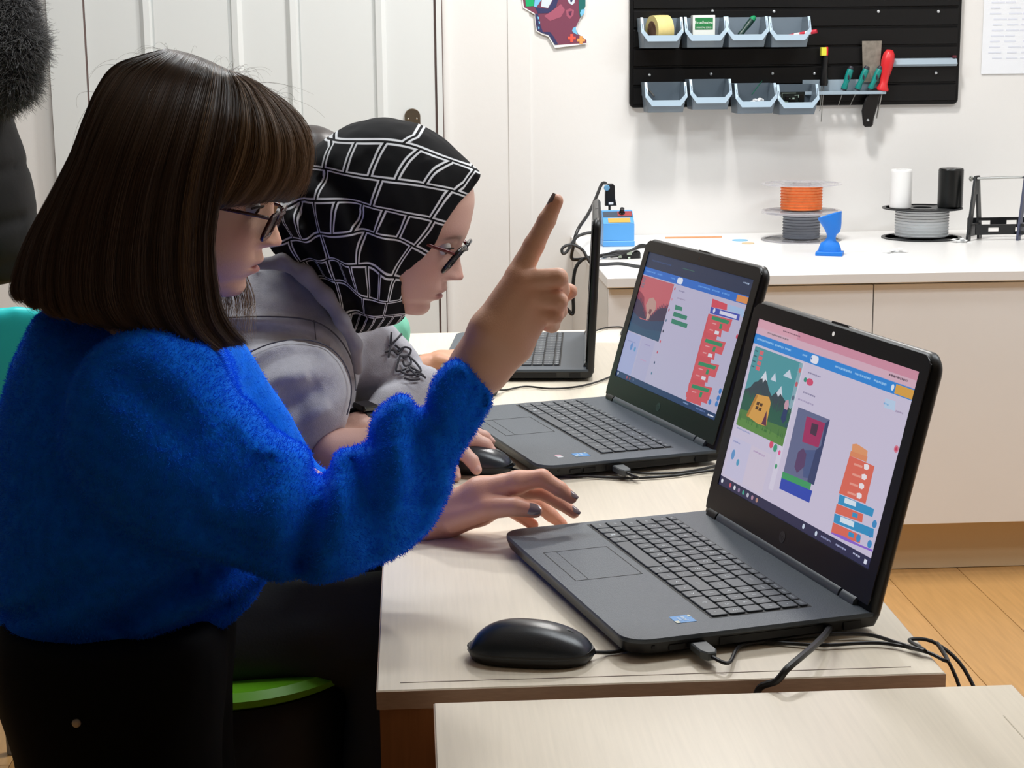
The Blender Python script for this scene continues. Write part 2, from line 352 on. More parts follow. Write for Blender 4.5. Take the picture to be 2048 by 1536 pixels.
def copy_tree(o,parent=None):
    c=o.copy(); COL.objects.link(c); c.parent=parent
    for ch in list(o.children): copy_tree(ch,c)
    return c
bin0=make_bin(); first=True
blab=['grey bin holding the tape roll, top left of the tool board','grey bin holding the green and white box, second in the top row','grey bin holding a green screwdriver, third in the top row','grey bin holding a red striped stick, right end of the top row',
 'grey bin holding a thin grey rod, lower left of the tool board','empty grey bin, second in the lower row','grey bin holding a green wire and white clip, third in the lower row','grey bin holding a circuit board, right end of the lower row']
bpos=[(1323,96),(1410,95),(1493,94),(1578,94),(1331,225),(1420,219),(1510,227),(1594,229)]
bw=[]
for i,(px,py) in enumerate(bpos):
    o=bin0 if i==0 else copy_tree(bin0)
    q=at(px,py,BY-.09); o.location=(q[0]+.0,BY-.002,q[2]); tag(o,blab[i],'storage bin','grey plastic bins on the tool board'); bw.append(np.array([q[0],BY-.002,q[2]]))
# contents
def loc(i,x,y,z): return bw[i]+np.array([x,-y,z])
c0=loc(0,.0,.050,.047); root=empty('tape_roll',c0,label='cream masking tape roll standing in a grey bin',cat='tape'); 
ax=np.array([.95,.31,.02]); ax/=np.linalg.norm(ax)
G().lathe([(.027,-.024),(.042,-.024),(.0425,0),(.042,.024),(.027,.024),(.027,-.024)],(0,0,0),ax,40).obj('tape',mat('masking_tape','#dcca86',.55,noise=.05,nscale=60),root,smooth=True)
G().lathe([(.0245,-.0245),(.027,-.0245),(.027,.0245),(.0245,.0245),(.0245,-.0245)],(0,0,0),ax,40).obj('cardboard_core',mat('core','#8a6a55',.8),root,smooth=True)
c1=loc(1,-.002,.06,.0025); root=empty('cardboard_box',c1,label='small white box with green printed front in a grey bin',cat='box')
G().box(-.031,.031,-.018,.018,0,.085,b=.001).obj('carton',mat('carton','#e6eae4',.5),root)
g=G(); g.box(-.025,.025,-.0186,-.018,.046,.078,0); add_text(g,'To adhesives',(0,-.0189,.0655),(1,0,0),(0,0,1),.0105,1); add_text(g,'MONTAJ SERISI',(0,-.0189,.0515),(1,0,0),(0,0,1),.0062,1)
g.obj('label_print',[mat('box_green','#1d7a41',.5),mat('ink_white','#e8f2e8',.5)],root)
def screwdriver(name,p,dirv,hl,hr,sl,sr,mh,ms,label,cat='screwdriver',group=None,accent=None,prof=None):
    root=empty(name,p,label=label,cat=cat,group=group); d=np.array(dirv,float); d/=np.linalg.norm(d)
    pr=prof or [(.0001,0),(hr*.8,.001),(hr,.006),(hr*.75,hl*.3),(hr,hl*.6),(hr*.95,hl*.85),(hr*.6,hl*.98),(.0001,hl)]
    h=G().lathe(pr,(0,0,0),d,14).obj('handle',mh,root,smooth=True,angle=60)
    G().tube([-d*0-d*.001,-d*sl*.5,-d*sl],[sr,sr,sr*.8],8).obj('shaft',ms,root)
    if accent: G().lathe([(hr*1.02,hl*.8),(hr*.95,hl*.93),(hr*.5,hl*1.01)],(0,0,0),d,14).obj('end_cap',accent,h,smooth=True)
    return root
m_steel=mat('steel','#a9a9a6',.3,.9); m_teal=mat('teal_plastic','#0b8079',.4); m_dark=mat('dark_grip','#23232f',.5)
screwdriver('screwdriver',loc(2,-.016,.065,.030),(.55,.30,.62),.075,.0085,.01,.004,mat('dark_green_grip','#12352f',.4),m_teal,'green and black screwdriver lying in the third top bin',accent=mat('green_cap','#0e8a58',.4))
G().box(-.02,.015,-.01,.01,0,.006,b=.002).obj('white_clip',mat('white_plastic','#eef0f2',.4),label='small white plastic piece at the front of the third top bin',cat='clip').location=loc(2,.012,.088,.028)
# striped stick
root=empty('striped_stick',loc(3,-.01,.05,.03),label='red and white striped stick poking out of a grey bin',cat='stick'); a=np.array([0,-.01,-.004]); b=np.array([.082,-.058,.012]); g=G()
for k in range(6):
    p0=a+(b-a)*k/6; p1=a+(b-a)*(k+1)/6; g.tube([p0,p1],.006,10,m=k%2)
g.obj('stick',[mat('stripe_white','#e9dcd8',.4),mat('stripe_red','#c0283c',.4)],root,smooth=True)
G().tube([loc(4,-.05,.03,.075),loc(4,-.033,.09,.045)],.0028,8).obj('grey_rod',m_steel,label='thin grey metal rod leaning in the lower left bin',cat='rod')
g=G(); g.tube(spline([loc(6,.03,.03,.088),loc(6,.012,.05,.07),loc(6,-.008,.08,.052)],12),.0013,6); g.obj('green_wire',mat('green_wire','#0f5a45',.5),label='stiff dark green wire sticking out of the lower third bin',cat='wire')
g=G(); g.box(-.018,.016,-.008,.008,0,.010,b=.002); g.box(-.010,-.002,-.009,.009,.010,.013); g.box(.005,.012,-.009,.009,.009,.012); o=g.obj('white_connector',MATS['white_plastic'],label='white connector block in the lower third bin',cat='connector'); o.location=loc(6,.008,.085,.028); o.rotation_euler=(.1,-.2,.2)
root=empty('circuit_board',loc(7,-.012,.075,.028),label='black circuit board with pale edges in the lower right bin',cat='circuit board')
G().box(-.034,.034,-.003,.003,0,.034,b=.0005).obj('board',mat('pcb_black','#0b1514',.35),root)
g=G()
for (x,z,w,h) in ((-.03,.030,.04,.0015),(-.03,.002,.0015,.03),(-.026,.001,.014,.007),(.0,.012,.006,.006),(.016,.018,.002,.008),(.012,.004,.012,.0012),(-.014,.016,.008,.0012),(.006,.024,.01,.0012)): g.box(x,x+w,-.0042,-.003,z,z+h)
g.obj('components',mat('pcb_silver','#a9c0b4',.35,.3),root)
g=G()
for (x,z,w,h) in ((.018,.006,.012,.022),(-.008,.006,.016,.008),(-.02,.012,.01,.01)): g.box(x,x+w,-.008,-.003,z,z+h,b=.0008)
g.obj('chips',mat('chip','#050606',.3),root)
# tool rack and rail
m_rack=mat('rack_grey','#9fb0bd',.35)
a=at(1608,160,BY-.02); b=at(1771,188,BY-.03); rk=empty('tool_rack',(a[0],BY-.022+.022,b[2]),label='grey tool rack strip with hanging screwdrivers on the tool board',cat='tool rack'); L=b[0]-a[0]
zt=b[2]+.006
G().box(0,L,-.003,-.0005,0,a[2]-b[2]).obj('back_plate',m_rack,rk)
# shelf with holes approximated by slats between holes
g=G(); hx_=[.018,.030,.080,.106,.135,.160,.182]
xs=[0]; 
for h in hx_: xs+=[h-.005,h+.005]
xs+=[L]
for i in range(0,len(xs)-1,2): g.box(xs[i],xs[i+1],-.034,-.003,.004,.008)
g.box(0,L,-.036,-.033,.0,.009,b=.0008); g.box(0,L,-.012,-.003,.004,.008); g.box(0,L,-.034,-.026,.004,.008); g.obj('shelf',m_rack,rk)
rz_=b[2]+.006
a=at(1785,114,BY-.01); b2=at(1913,132,BY-.01); rail=empty('magnetic_rail',(a[0],BY,b2[2]),label='plain grey rail strip at the right of the tool board',cat='rail')
g=G(); g.prism([(0,0),(.012,0),(.02,.006),(.012,.021),(0,.023)],(0,0,0),(0,-1,0),(0,0,1),(1,0,0),b2[0]-a[0],b=.0008); g.obj('strip',m_rack,rail)
G().box(b2[0]-a[0]-.012,b2[0]-a[0]-.002,-.014,-.002,.023,.030).obj('end_tab',mat('maroon_tab','#5a1c28',.5),rail)
# tools in the rack (tip direction up = handle)
def hole(px): return at(px,184,BY-.02)
for i,(px,tip) in enumerate(((1687,1703),(1714,1735),(1740,1762))):
    h=at(px,180,BY-.02); t=at(tip,133 if i!=1 else 133,BY-.024); d=t-h; L2=np.linalg.norm(d); d=d/L2
    r=screwdriver('screwdriver',h,d,L2,.0095,.045,.0014,m_teal,m_steel,['teal screwdriver, first from the left in the rack','teal screwdriver in front of the metal scraper blade','teal screwdriver beside the red handle in the rack'][i],group='small teal screwdrivers in the rack')
    G().lathe([(.0080,L2*.86),(.0086,L2*.93),(.006,L2*1.01),(.0001,L2*1.02)],(0,0,0),d,12).obj('end_cap',m_dark,r,smooth=True)
    G().lathe([(.0085,-.001),(.0083,.006),(.0080,.010)],(0,0,0),d,12).obj('collar',m_dark,r,smooth=True)
    n=np.array([0,-1,0]); G().sphere(d*L2*.55+n*.0085,(.003,.002,.008),6).obj('grip_inlay',m_dark,r,smooth=True)
h=at(1764,182,BY-.022); t=at(1780,99,BY-.024); d=(t-h); L2=np.linalg.norm(d)
screwdriver('screwdriver',h,d,L2,.0185,.078,.0028,mat('red_plastic','#d42a30',.35),m_steel,'big red handled screwdriver in the rack, tallest one',prof=[(.0001,-.001),(.017,.001),(.018,.006),(.0115,.020),(.0125,.04),(.0165,.062),(.0185,.086),(.016,.104),(.009,L2-.001),(.0001,L2)])
h=at(1647,172,BY-.022); t=at(1652,96,BY-.022); d=t-h; L2=np.linalg.norm(d)
r=screwdriver('voltage_tester',h,d,L2,.0085,.10,.0015,mat('black_grip','#08080a',.4),m_steel,'black tester with yellow and red cap, two long prongs',cat='tester',prof=[(.0001,0),(.011,.001),(.0125,.01),(.009,.04),(.0085,L2*.85),(.007,L2)])
g=G(); g.box(-.0105,.004,-.009,.009,L2*.8,L2+.002,0,b=.001); g.box(.004,.0085,-.009,.009,L2*.8,L2+.003,1,b=.001); o=g.obj('cap',[mat('cap_yellow','#e8e64a',.4),mat('cap_red','#cf2233',.4)],r)
G().tube([(-.006,0,0),(-.008,0,-.066),(-.0105,0,-.07)],.0012,6).obj('prong',m_steel,r)
# scraper
c=at(1745,130,BY-.012); s=empty('scraper',(c[0],BY-.012,c[2]),label='metal scraper hanging in the rack, black handle down',cat='scraper')
q1=at(1724,82,BY-.012)-c; q2=at(1762,128,BY-.012)-c
G().prism([(q1[0],q1[2]),(q2[0],q1[2]),(q2[0]-.004,q2[2]-.05),(q1[0]+.006,q2[2]-.05)],(0,0,0),(1,0,0),(0,0,1),(0,-1,0),.0012).obj('blade',mat('worn_blade','#8c857b',.5,.4,noise=.25,nscale=60),s)
q3=at(1748,178,BY-.02)-c; q4=at(1734,253,BY-.02)-c
G().prism([((at(x,y,BY-.02)-c)[0],(at(x,y,BY-.02)-c)[2]) for x,y in ((1742,176),(1762,176),(1756,205),(1747,236),(1745,250),(1741,254),(1730,254),(1726,250),(1723,222),(1729,200))],(0,-.004,0),(1,0,0),(0,0,1),(0,-1,0),.012,b=.003).obj('handle',mat('black_handle','#0b0808',.4),s)
G().lathe([(.0001,.002),(.003,.0015),(.004,0)],(q4[0],-.0162,q4[2]+.018),(0,-1,0),12).obj('hang_hole',mat('zinc_screw','#c9cdd0'),s)
# ================= things on the worktop =================
def spool(px,py,Yd,z,dia,hgt,core,mf,mw,label,wr=.5,holes=True):
    q=at(px,py,Yd); root=empty('filament_spool',(q[0],Yd,z),label=label,cat='spool'); R=dia/2
    for zz in (0,hgt-.003):
        g=G(); n=48; t=.003
        # flange ring with cut-outs: outer ring + hub disc + 3 spokes
        g.lathe([(R-.010,0),(R,0),(R,t),(R-.010,t),(R-.010,0)],(0,0,zz),(0,0,1),n); g.lathe([(.026,0),(core+.014,0),(core+.014,t),(.026,t),(.026,0)],(0,0,zz),(0,0,1),n)
        for k in range(4):
            a=k*math.pi/2+.5; c,s_=math.cos(a),math.sin(a); w=.022; g.prism([(core,-w),(R-.005,-w),(R-.005,w),(core,w)],(0,0,zz+.0001),(c,s_,0),(-s_,c,0),(0,0,1),t-.0002)
        g.obj('flange',mf,root,smooth=True,angle=30)
    G().lathe([(.024,.003),(core-.006,.003),(core-.006,hgt-.003),(.024,hgt-.003),(.024,.003)],n=40).obj('core',mf,root,smooth=True)
    g=G(); nt=int((hgt-.012)/.0026); pts=[]
    prof=[]
    for k in range(nt):
        z0=.006+k*(hgt-.012)/nt; dz=(hgt-.012)/nt; prof+=[(wr+.0012*math.sin(k*2.1),z0),(wr+.0013+.0012*math.sin(k*2.1),z0+dz*.5)]
    prof=[(core-.004,.006)]+prof+[(wr,hgt-.006),(core-.004,hgt-.006)]
    g.lathe(prof,n=48); g.obj('filament',mw,root,smooth=True,angle=80)
    return root
m_clear=mat('clear_plastic','#d9d7dc',.12,alpha=.38,spec=.8); m_spoolblk=mat('black_spool','#242628',.4)
spool(1602,480,4.66,CT,.222,.078,.045,m_clear,mat('grey_filament','#8e929c',.5,alpha=.9),'clear spool with grey core, under the orange filament spool',.050)
spool(1602,430,4.66,CT+.079,.222,.078,.045,m_clear,mat('orange_filament','#ff8c4c',.5,noise=.1,nscale=80),'clear spool of bright orange filament, topmost of its stack',.056)
sp3=spool(1843,460,4.66,CT,.220,.085,.05,m_spoolblk,mat('white_filament','#d9dcde',.45),'black spool of white filament beside the black rack',.072)
for px,r,h,c,lab in ((1801,.0295,.107,'#efefee','white filament cylinder standing on the black spool'),(1900,.034,.108,'#101212','black filament cylinder standing on the black spool')):
    q=at(px,405,4.64); root=empty('filament_cylinder',(q[0],4.64,CT+.0855),label=lab,cat='cylinder')
    prof=[(.0001,0),(r-.002,0),(r,.002)]+[(r+(.0003 if k%2 else 0),.004+k*(h-.008)/40) for k in range(41)]+[(r-.002,h),(r*.5,h),(r*.5,h-.02),(.0001,h-.02)]
    G().lathe(prof,n=40).obj('body',mat('cyl_'+c[1:],c,.3),root,smooth=True,angle=50)
# spool rack
ms=mat('rack_black','#17191b',.35); rx=at(1935,470,4.60)[0]
rack=empty('spool_rack',(rx,4.60,CT),label='black A-frame spool rack with threaded rod, right end of the worktop',cat='rack')
def aframe(g,x,w=.10,h=.175,t=.006):
    # A shape in the y-z plane seen at an angle
    o=[(-w*.52,0),(-w*.18,h),(w*.02,h),(w*.34,0)]
    for s in ((-w*.52,-w*.12),(w*.34,-w*.04)):
        b0,t0=s; g.prism([(b0-.010,0.012),(b0+.012,0.012),(t0+.016,h),(t0-.008,h)],(x,0,0),(.62,.78,0),(0,0,1),(.78,-.62,0),t)
    g.prism([(-w*.52-.010,.012),(w*.34+.012,.012),(w*.34,.045),(-w*.52+.006,.045)],(x,0,0),(.62,.78,0),(0,0,1),(.78,-.62,0),t)
    g.prism([(-w*.22,h-.05),(w*.06,h-.05),(w*.02,h),(-w*.18,h)],(x,0,0),(.62,.78,0),(0,0,1),(.78,-.62,0),t)
    for b0 in (-w*.52,w*.34): g.prism([(b0-.010,0),(b0+.012,0),(b0+.012,.012),(b0-.010,.012)],(x,0,0),(.62,.78,0),(0,0,1),(.78,-.62,0),t)
for dx in (.018,.158):
    g=G(); aframe(g,dx); g.obj('side_frame',ms if dx<.1 else mat('rack_blue','#3b4058',.4),rack)
g=G(); g.tube([(-.004,-.008,.168),(.19,-.008,.170)],.0035,8); g.obj('threaded_rod',m_steel,rack,smooth=True)
for y_,z_ in ((-.035,.016),(.035,.028)):
    g=G()
    for (a,b,z0,z1) in ((.01,.17,0,.008),(.01,.17,.020,.028),(.01,.045,.008,.02),(.075,.12,.008,.02),(.15,.17,.008,.02)): g.box(a,b,y_-.003,y_+.003,z_+z0,z_+z1)
    g.obj('cross_bar',ms,rack)
for dx in (-.002,.152):
    g=G(); g.lathe([(.0001,0),(.0075,0),(.0075,.006),(.0001,.006)],(dx,-.008,.168),(1,0,0),6); g.obj('nut',mat('nut','#b9bdb8',.25,.9),rack)
G().box(.170,.20,-.02,.0,.175,.185).obj('red_clip',mat('red_plastic','#d42a30'),rack)
# blue bust
q=atz(1663,512,CT); bu=empty('bust_figurine',(q[0],q[1]+.02,CT),-.35,label='small bright blue 3D printed bust with a tall flared top',cat='figurine'); mb=mat('blue_print','#0b76d8',.5,bump=.3,bscale=(300),stretch=(1,1,4))
g=G(); g.box(-.034,.034,-.024,.024,0,.010,b=.001); g.obj('base',mb,bu)
def loft(g,secs,n=24):
    v=[];f=[]
    for (cx,cy,z,rx,ry,tilt) in secs:
        for k in range(n):
            t=2*math.pi*k/n; x=rx*math.cos(t); v.append((cx+x,cy+ry*math.sin(t),z+x*tilt))
    for i in range(len(secs)-1):
        for k in range(n): f.append((i*n+k,i*n+(k+1)%n,(i+1)*n+(k+1)%n,(i+1)*n+k))
    f.append(tuple(range(n))[::-1]); f.append(tuple((len(secs)-1)*n+k for k in range(n))); g.add(v,f)
g=G(); loft(g,[(0,0,.009,.030,.020,0),(0,0,.020,.028,.018,0),(0,0,.032,.023,.016,0),(.001,0,.038,.014,.012,0),(.003,0,.046,.0115,.011,0),(.004,0,.054,.013,.012,.0),(.005,0,.062,.019,.016,-.15),(.003,0,.072,.024,.019,-.15),(0,0,.084,.028,.022,-.05),(-.002,0,.094,.030,.024,.10),(-.002,0,.104,.030,.025,.32),(-.002,0,.1045,.027,.022,.32),(-.002,0,.100,.012,.010,.3)]); g.obj('torso_and_head',mb,bu,smooth=True,angle=50)
# soldering / supply box with knob
q=atz(1233,493,CT); st=empty('power_station',(q[0]+.006,q[1]+.04,CT),label='light blue power station with black knob at the counter corner',cat='power station'); mbl=mat('station_blue','#5aa4e6',.4)
g=G(); g.box(-.043,.043,-.045,.035,0,.016,b=.002); g.box(-.042,.042,-.044,.034,.016,.062,b=.001); g.prism([(-.044,.062),(.034,.062),(.034,.092),(.002,.094)],(-.042,0,0),(0,1,0),(0,0,1),(1,0,0),.084,b=.001); g.obj('housing',mbl,st)
nn=np.array([0,-.57,.82]); uu=np.array([0,.82,.57])
for (x0,x1,v0,v1,c,nm,nmat) in ((-.040,.040,.026,.050,'#3c4a5c','dark','display_panel'),(.0,.038,.030,.049,'#a03c40','redp','red_panel'),(-.028,.032,.004,.022,'#d9a84c','ylw','yellow_panel')):
    g=G(); o=np.array([0,-.043,.062]); g.prism([(x0,v0),(x1,v0),(x1,v1),(x0,v1)],o+nn*(.0008 if nm!='redp' else .0016),(1,0,0),uu,nn,.001); g.obj(nmat,mat('st_'+nm,c,.4),st)
G().lathe([(.0085,0),(.0085,.003),(.0065,.004),(.006,.016),(.0001,.017)],np.array([.012,-.043,.062])+uu*.042+nn*.002,nn,16).obj('knob',mat('black_knob','#141416',.35),st,smooth=True)
# black holder on stem behind station
q=at(1219,395,4.72); hb=empty('iron_holder',(q[0],4.72,CT),label='black holder on a thin stem above the blue station',cat='holder')
c=at(1216,430,4.72)[2]-CT
g=G(); g.tube([(0,0,0.001),(0,0,.14)],.0035,8); g.lathe([(.0001,.0),(.022,.0),(.02,.005),(.0001,.006)]); g.obj('stem',ms,hb)
z0=at(1219,411,4.72)[2]-CT; z1=at(1219,367,4.72)[2]-CT
g=G(); g.prism([(-.013,z0),(.019,z0),(.0145,z0+.02),(.0135,z1-.006),(.008,z1),(-.006,z1),(-.012,z1-.008),(-.013,z0+.03)],(0,.008,0),(1,0,0),(0,0,1),(0,-1,0),.022,b=.002); g.obj('bracket',mat('black_knob','#141416'),hb)
G().prism([(-.004,z0+.004),(.009,z0+.004),(.009,z0+.0105),(-.004,z0+.0105)],(0,-.0142,0),(1,0,0),(0,0,1),(0,-1,0),.0006).obj('white_label',mat('paper','#eef1f6'),hb)
qd=at(1214,376,4.70)-np.array([q[0],4.72,CT]); G().lathe([(.0001,.004),(.007,.0035),(.0085,0)],(qd[0],-.015,qd[2]),(0,-1,0),20).obj('blue_disc',mat('pale_blue_plastic','#6fa6cc',.4),hb,smooth=True)
# small flat leftovers
def flat(name,px,py,r,col,label,rx=1,cat='scrap'):
    q=atz(px,py,CT); g=G(); g.lathe([(r,0),(r,.0016),(r-.001,.002),(.0001,.002)],n=24); o=g.obj(name,mat('flat_'+col[1:],col,.5),label=label,cat=cat); o.location=(q[0],q[1],CT); o.scale=(1,rx,1)
flat('blue_disc',1480,481,.022,'#8cc6e6','small pale blue disc lying on the white worktop'); flat('tan_disc',1496,487,.017,'#d7c09a','small tan disc beside the pale blue one')
a=atz(1332,478,CT); b=atz(1446,477,CT); g=G(); g.prism([(0,-.008),(b[0]-a[0],-.010),(b[0]-a[0]+.004,.008),(.002,.010)],(0,0,0),(1,0,0),(0,1,0),(0,0,1),.003); o=g.obj('orange_strip',mat('flat_orange','#e0a070',.5),label='long thin orange strip at the back of the worktop',cat='strip'); o.location=(a[0],a[1]+.02,CT)
for k,(px,py) in enumerate(((1790,505),(1925,485))):
    q=atz(px,py,CT); g=G()
    for j in range(9):
        a=rng.uniform(0,6.28); rr=rng.uniform(.0,.028); x,y=rr*math.cos(a),rr*math.sin(a); t=rng.uniform(0,3); c,s_=math.cos(t),math.sin(t); g.prism([(-.012,-.004),(.010,-.005),(.013,.004),(-.009,.006)],(x,y,.0003+j*.0012),(c,s_,0),(-s_,c,0),(0,0,1),.0012)
    o=g.obj('plastic_offcuts',mat('offcut','#f4f6f6',.4),label=['white plastic offcuts in front of the black spool','white plastic offcuts near the rack foot'][k],cat='offcuts',kind='stuff'); o.location=(q[0],q[1],CT)
# ================= laptops =================
m_lap=mat('laptop_charcoal','#4b545d',.42,bump=.25,bscale=900,noise=.03,nscale=300); m_lapd=mat('laptop_black','#0d0e10',.38); m_key=mat('key_black','#444b52',.42); m_well=mat('key_gap','#050506',.6)
m_hinge=mat('hinge_grey','#545c64',.3); m_leg=mat('legend_white','#c2cacf',.5); m_glass=mat('screen_black','#060607',.22)
def screen_mat():
    m=bpy.data.materials.new('screen_picture'); m.use_nodes=True; nt=m.node_tree; b=nt.nodes['Principled BSDF']; a=nt.nodes.new('ShaderNodeVertexColor'); a.layer_name='Col'
    b.inputs['Base Color'].default_value=(.02,.02,.02,1); b.inputs['Roughness'].default_value=.35; nt.links.new(a.outputs[0],b.inputs['Emission Color']); b.inputs['Emission Strength'].default_value=.92; return m
m_scr=screen_mat()
def homog(src,dst):
    A=[];B=[]
    for (x,y),(u,v) in zip(src,dst):
        A.append([x,y,1,0,0,0,-u*x,-u*y]);B.append(u);A.append([0,0,0,x,y,1,-v*x,-v*y]);B.append(v)
    h=np.linalg.solve(np.array(A,float),np.array(B,float)); Hm=np.append(h,1).reshape(3,3)
    def f(x,y):
        q=Hm@np.array([x,y,1]); return q[0]/q[2],q[1]/q[2]
    return f
SW,SB,SH=.172,.0352,.194
def picture(items,corners,parent,lean):
    H=homog(corners,[(0,0),(1,0),(1,1),(0,1)]); up=np.array([0,math.sin(lean),math.cos(lean)]); n=np.array([0,-math.cos(lean),math.sin(lean)]); o=np.array([0,0,.022])
    V=[];Fc=[];Cc=[]
    for it in items:
        pts,col,lv=it[0],it[1],it[2]
        P=[H(*p) for p in pts] if len(it)<4 else pts
        k=len(V)
        for u,v in P:
            u=min(1,max(0,u)); v=min(1,max(0,v)); p=o+np.array([1,0,0])*(u*2-1)*SW+up*(SB+SH*(1-v))+n*(.0002+lv*.00003); V.append(tuple(p))
        Fc.append(tuple(range(k,len(V)))); Cc.append(lin(col))
    me=bpy.data.meshes.new('screen_picture'); me.from_pydata(V,[],Fc); ca=me.color_attributes.new('Col','FLOAT_COLOR','CORNER')
    cols=[]
    for p,c in zip(me.polygons,Cc): cols+=list(c)*p.loop_total
    ca.data.foreach_set('color',cols); me.materials.append(m_scr)
    # consistent facing
    for p in me.polygons:
        if Vector(p.normal).dot(Vector(n))<0: p.flip()
    return link(me,'screen_picture',parent)
def Q(x0,y0,x1,y1,col,lv): return ([(x0,y0),(x1,y0),(x1,y1),(x0,y1)],col,lv,1)   # in 0..1 screen units
def E_(cx,cy,rx,ry,col,lv,n=14): return ([(cx+rx*math.cos(2*math.pi*i/n),cy+ry*math.sin(2*math.pi*i/n)) for i in range(n)],col,lv,1)
def R_(x0,y0,x1,y1,col,lv): 
    h=(y1-y0)/2; w=h*.56
    p=[(x1-w+w*math.sin(a),y0+h-h*math.cos(a)) for a in np.linspace(0,math.pi,7)]+[(x0+w-w*math.sin(a),y0+h+h*math.cos(a)) for a in np.linspace(0,math.pi,7)]
    return (p,col,lv,1)
def txt(x,y,w,col,lv,h=.010,seed=0):
    r=random.Random(seed+int(x*997+y*333)); out=[]; cx=x
    while cx<x+w:
        ww=r.uniform(.004,.013); out.append(Q(cx,y,min(cx+ww,x+w),y+h*r.uniform(.7,1),col,lv)); cx+=ww+.0025
    return out
# ---- picture on the nearest laptop
C1=[(285,95),(1055,345),(820,1290),(95,885)]
H1=homog(C1,[(0,0),(1,0),(1,1),(0,1)])
A=[Q(0,0,1,1,'#cbc3da',0),Q(0,0,1,.05,'#cf8fa4',1),Q(0,.0,.28,.05,'#d9a3b4',2),Q(0,.045,1,.088,'#d5afc0',2),Q(0,.085,1,.145,'#2f86d6',2),
 Q(.90,.093,1,.14,'#d9a24a',4),Q(0,.945,1,1,'#2a2c4c',4)]
A+=[R_(.395,.094,.445,.138,'#e6e6f2',4)]
for x,w in ((.02,.12),(.15,.06),(.22,.04),(.34,.03),(.55,.10),(.67,.09),(.78,.07)): A+=txt(x,.108,w,'#8fc0ee',4,.012)
A+=txt(.18,.02,.12,'#8a6374',4,.008); A+=txt(.08,.058,.15,'#8d7a86',4,.010); A+=txt(.85,.055,.1,'#6c5866',4,.012); A+=[E_(.40,.116,.004,.006,'#3b6fb0',5),E_(.885,.115,.008,.016,'#dfe8f4',5)]
# stage
st=[(245,225),(493,322),(402,705),(170,605)]; A.append((st,'#4b8f9a',1))
u0,v0=.02,.158; u1=H1(493,322)[0]; v1=H1(402,705)[1]
def S(x,y): return (u0+(u1-u0)*x,v0+(v1-v0)*y)
def SP(pts,col,lv): return ([S(*p) for p in pts],col,lv,1)
A=[a for a in A if a[0] is not st]+[SP([(0,0),(1,0),(1,1),(0,1)],'#4f97a0',1),
 SP([(0,.55),(.10,.50),(.16,.42),(.22,.40),(.30,.30),(.40,.35),(.48,.44),(.56,.50),(.62,.44),(.70,.38),(.78,.46),(.86,.50),(1,.58),(1,.85),(0,.85)],'#37464f',2),
 SP([(.26,.36),(.33,.24),(.41,.36),(.36,.34),(.33,.39),(.30,.34)],'#d5dbe6',3),SP([(.46,.32),(.52,.22),(.58,.32)],'#c9d3e2',3),SP([(.68,.22),(.78,.12),(.86,.22)],'#c9d3e2',3),SP([(.64,.44),(.70,.34),(.77,.46),(.72,.43),(.69,.48)],'#cfd6e2',3)]
fr=random.Random(3); tp=[(0,.62)]
for i in range(26): x=i/26; tp+=[(x+.01,.60+fr.uniform(-.05,.05)),(x+.026,.52+fr.uniform(-.06,.06)),(x+.036,.62+fr.uniform(-.03,.05))]
tp+=[(1,.62),(1,.84),(0,.84)]; A+=[SP([(max(0,min(1,a)),b) for a,b in tp],'#2b5d4c',4)]
A+=[SP([(0,.80),(.3,.77),(.6,.80),(1,.78),(1,1),(0,1)],'#4f7c42',5),SP([(0,.90),(.5,.88),(1,.91),(1,1),(0,1)],'#5c8a45',6)]
for i in range(22): x=fr.uniform(0,.96); A.append(SP([(x,.93),(x+.012,.93-fr.uniform(.05,.12)),(x+.024,.93)],'#3c6b3c',6))
A+=[SP([(.16,.84),(.26,.55),(.52,.52),(.58,.58),(.60,.86),(.44,.88)],'#d59e4e',7),SP([(.16,.84),(.26,.55),(.30,.56),(.20,.86)],'#b37d38',8),SP([(.50,.86),(.54,.68),(.60,.86)],'#5c2b47',8)]
for r_ in range(2):
    for c_ in range(2): A.append(SP([(.31+c_*.07,.63+r_*.055),(.365+c_*.07,.625+r_*.055),(.36+c_*.07,.665+r_*.055),(.305+c_*.07,.67+r_*.055)],'#503623',9))
A+=[SP([(.85,.48),(.90,.46),(.93,.52),(.92,.58),(.86,.58),(.84,.53)],'#c59aa9',8),SP([(.85,.58),(.93,.58),(.94,.70),(.90,.75),(.84,.70)],'#2b3b66',8)]
for k in range(4): A+=[SP([(.12,.03+k*.065),(.20,.03+k*.065),(.20,.078+k*.065),(.12,.078+k*.065)],'#d56a73',9)]+[SP([(.02,.045+k*.065),(.08,.045+k*.065),(.08,.06+k*.065),(.02,.06+k*.065)],'#35606c',9)]
# sprite area
A+=[Q(.02,.70,.155,.93,'#c6c2dd',1),Q(.16,.70,.30,.93,'#cfc5d8',1),E_(.285,.645,.013,.023,'#d5506e',4),E_(.315,.655,.013,.023,'#3a9a78',4)]
A+=txt(.03,.64,.1,'#9aa0c8',3); A+=txt(.03,.72,.05,'#8b93c2',3); A+=txt(.18,.72,.08,'#b39abf',3); A+=[E_(.05,.80,.012,.03,'#5e93c8',4),E_(.095,.83,.010,.02,'#4f9ac0',4)]
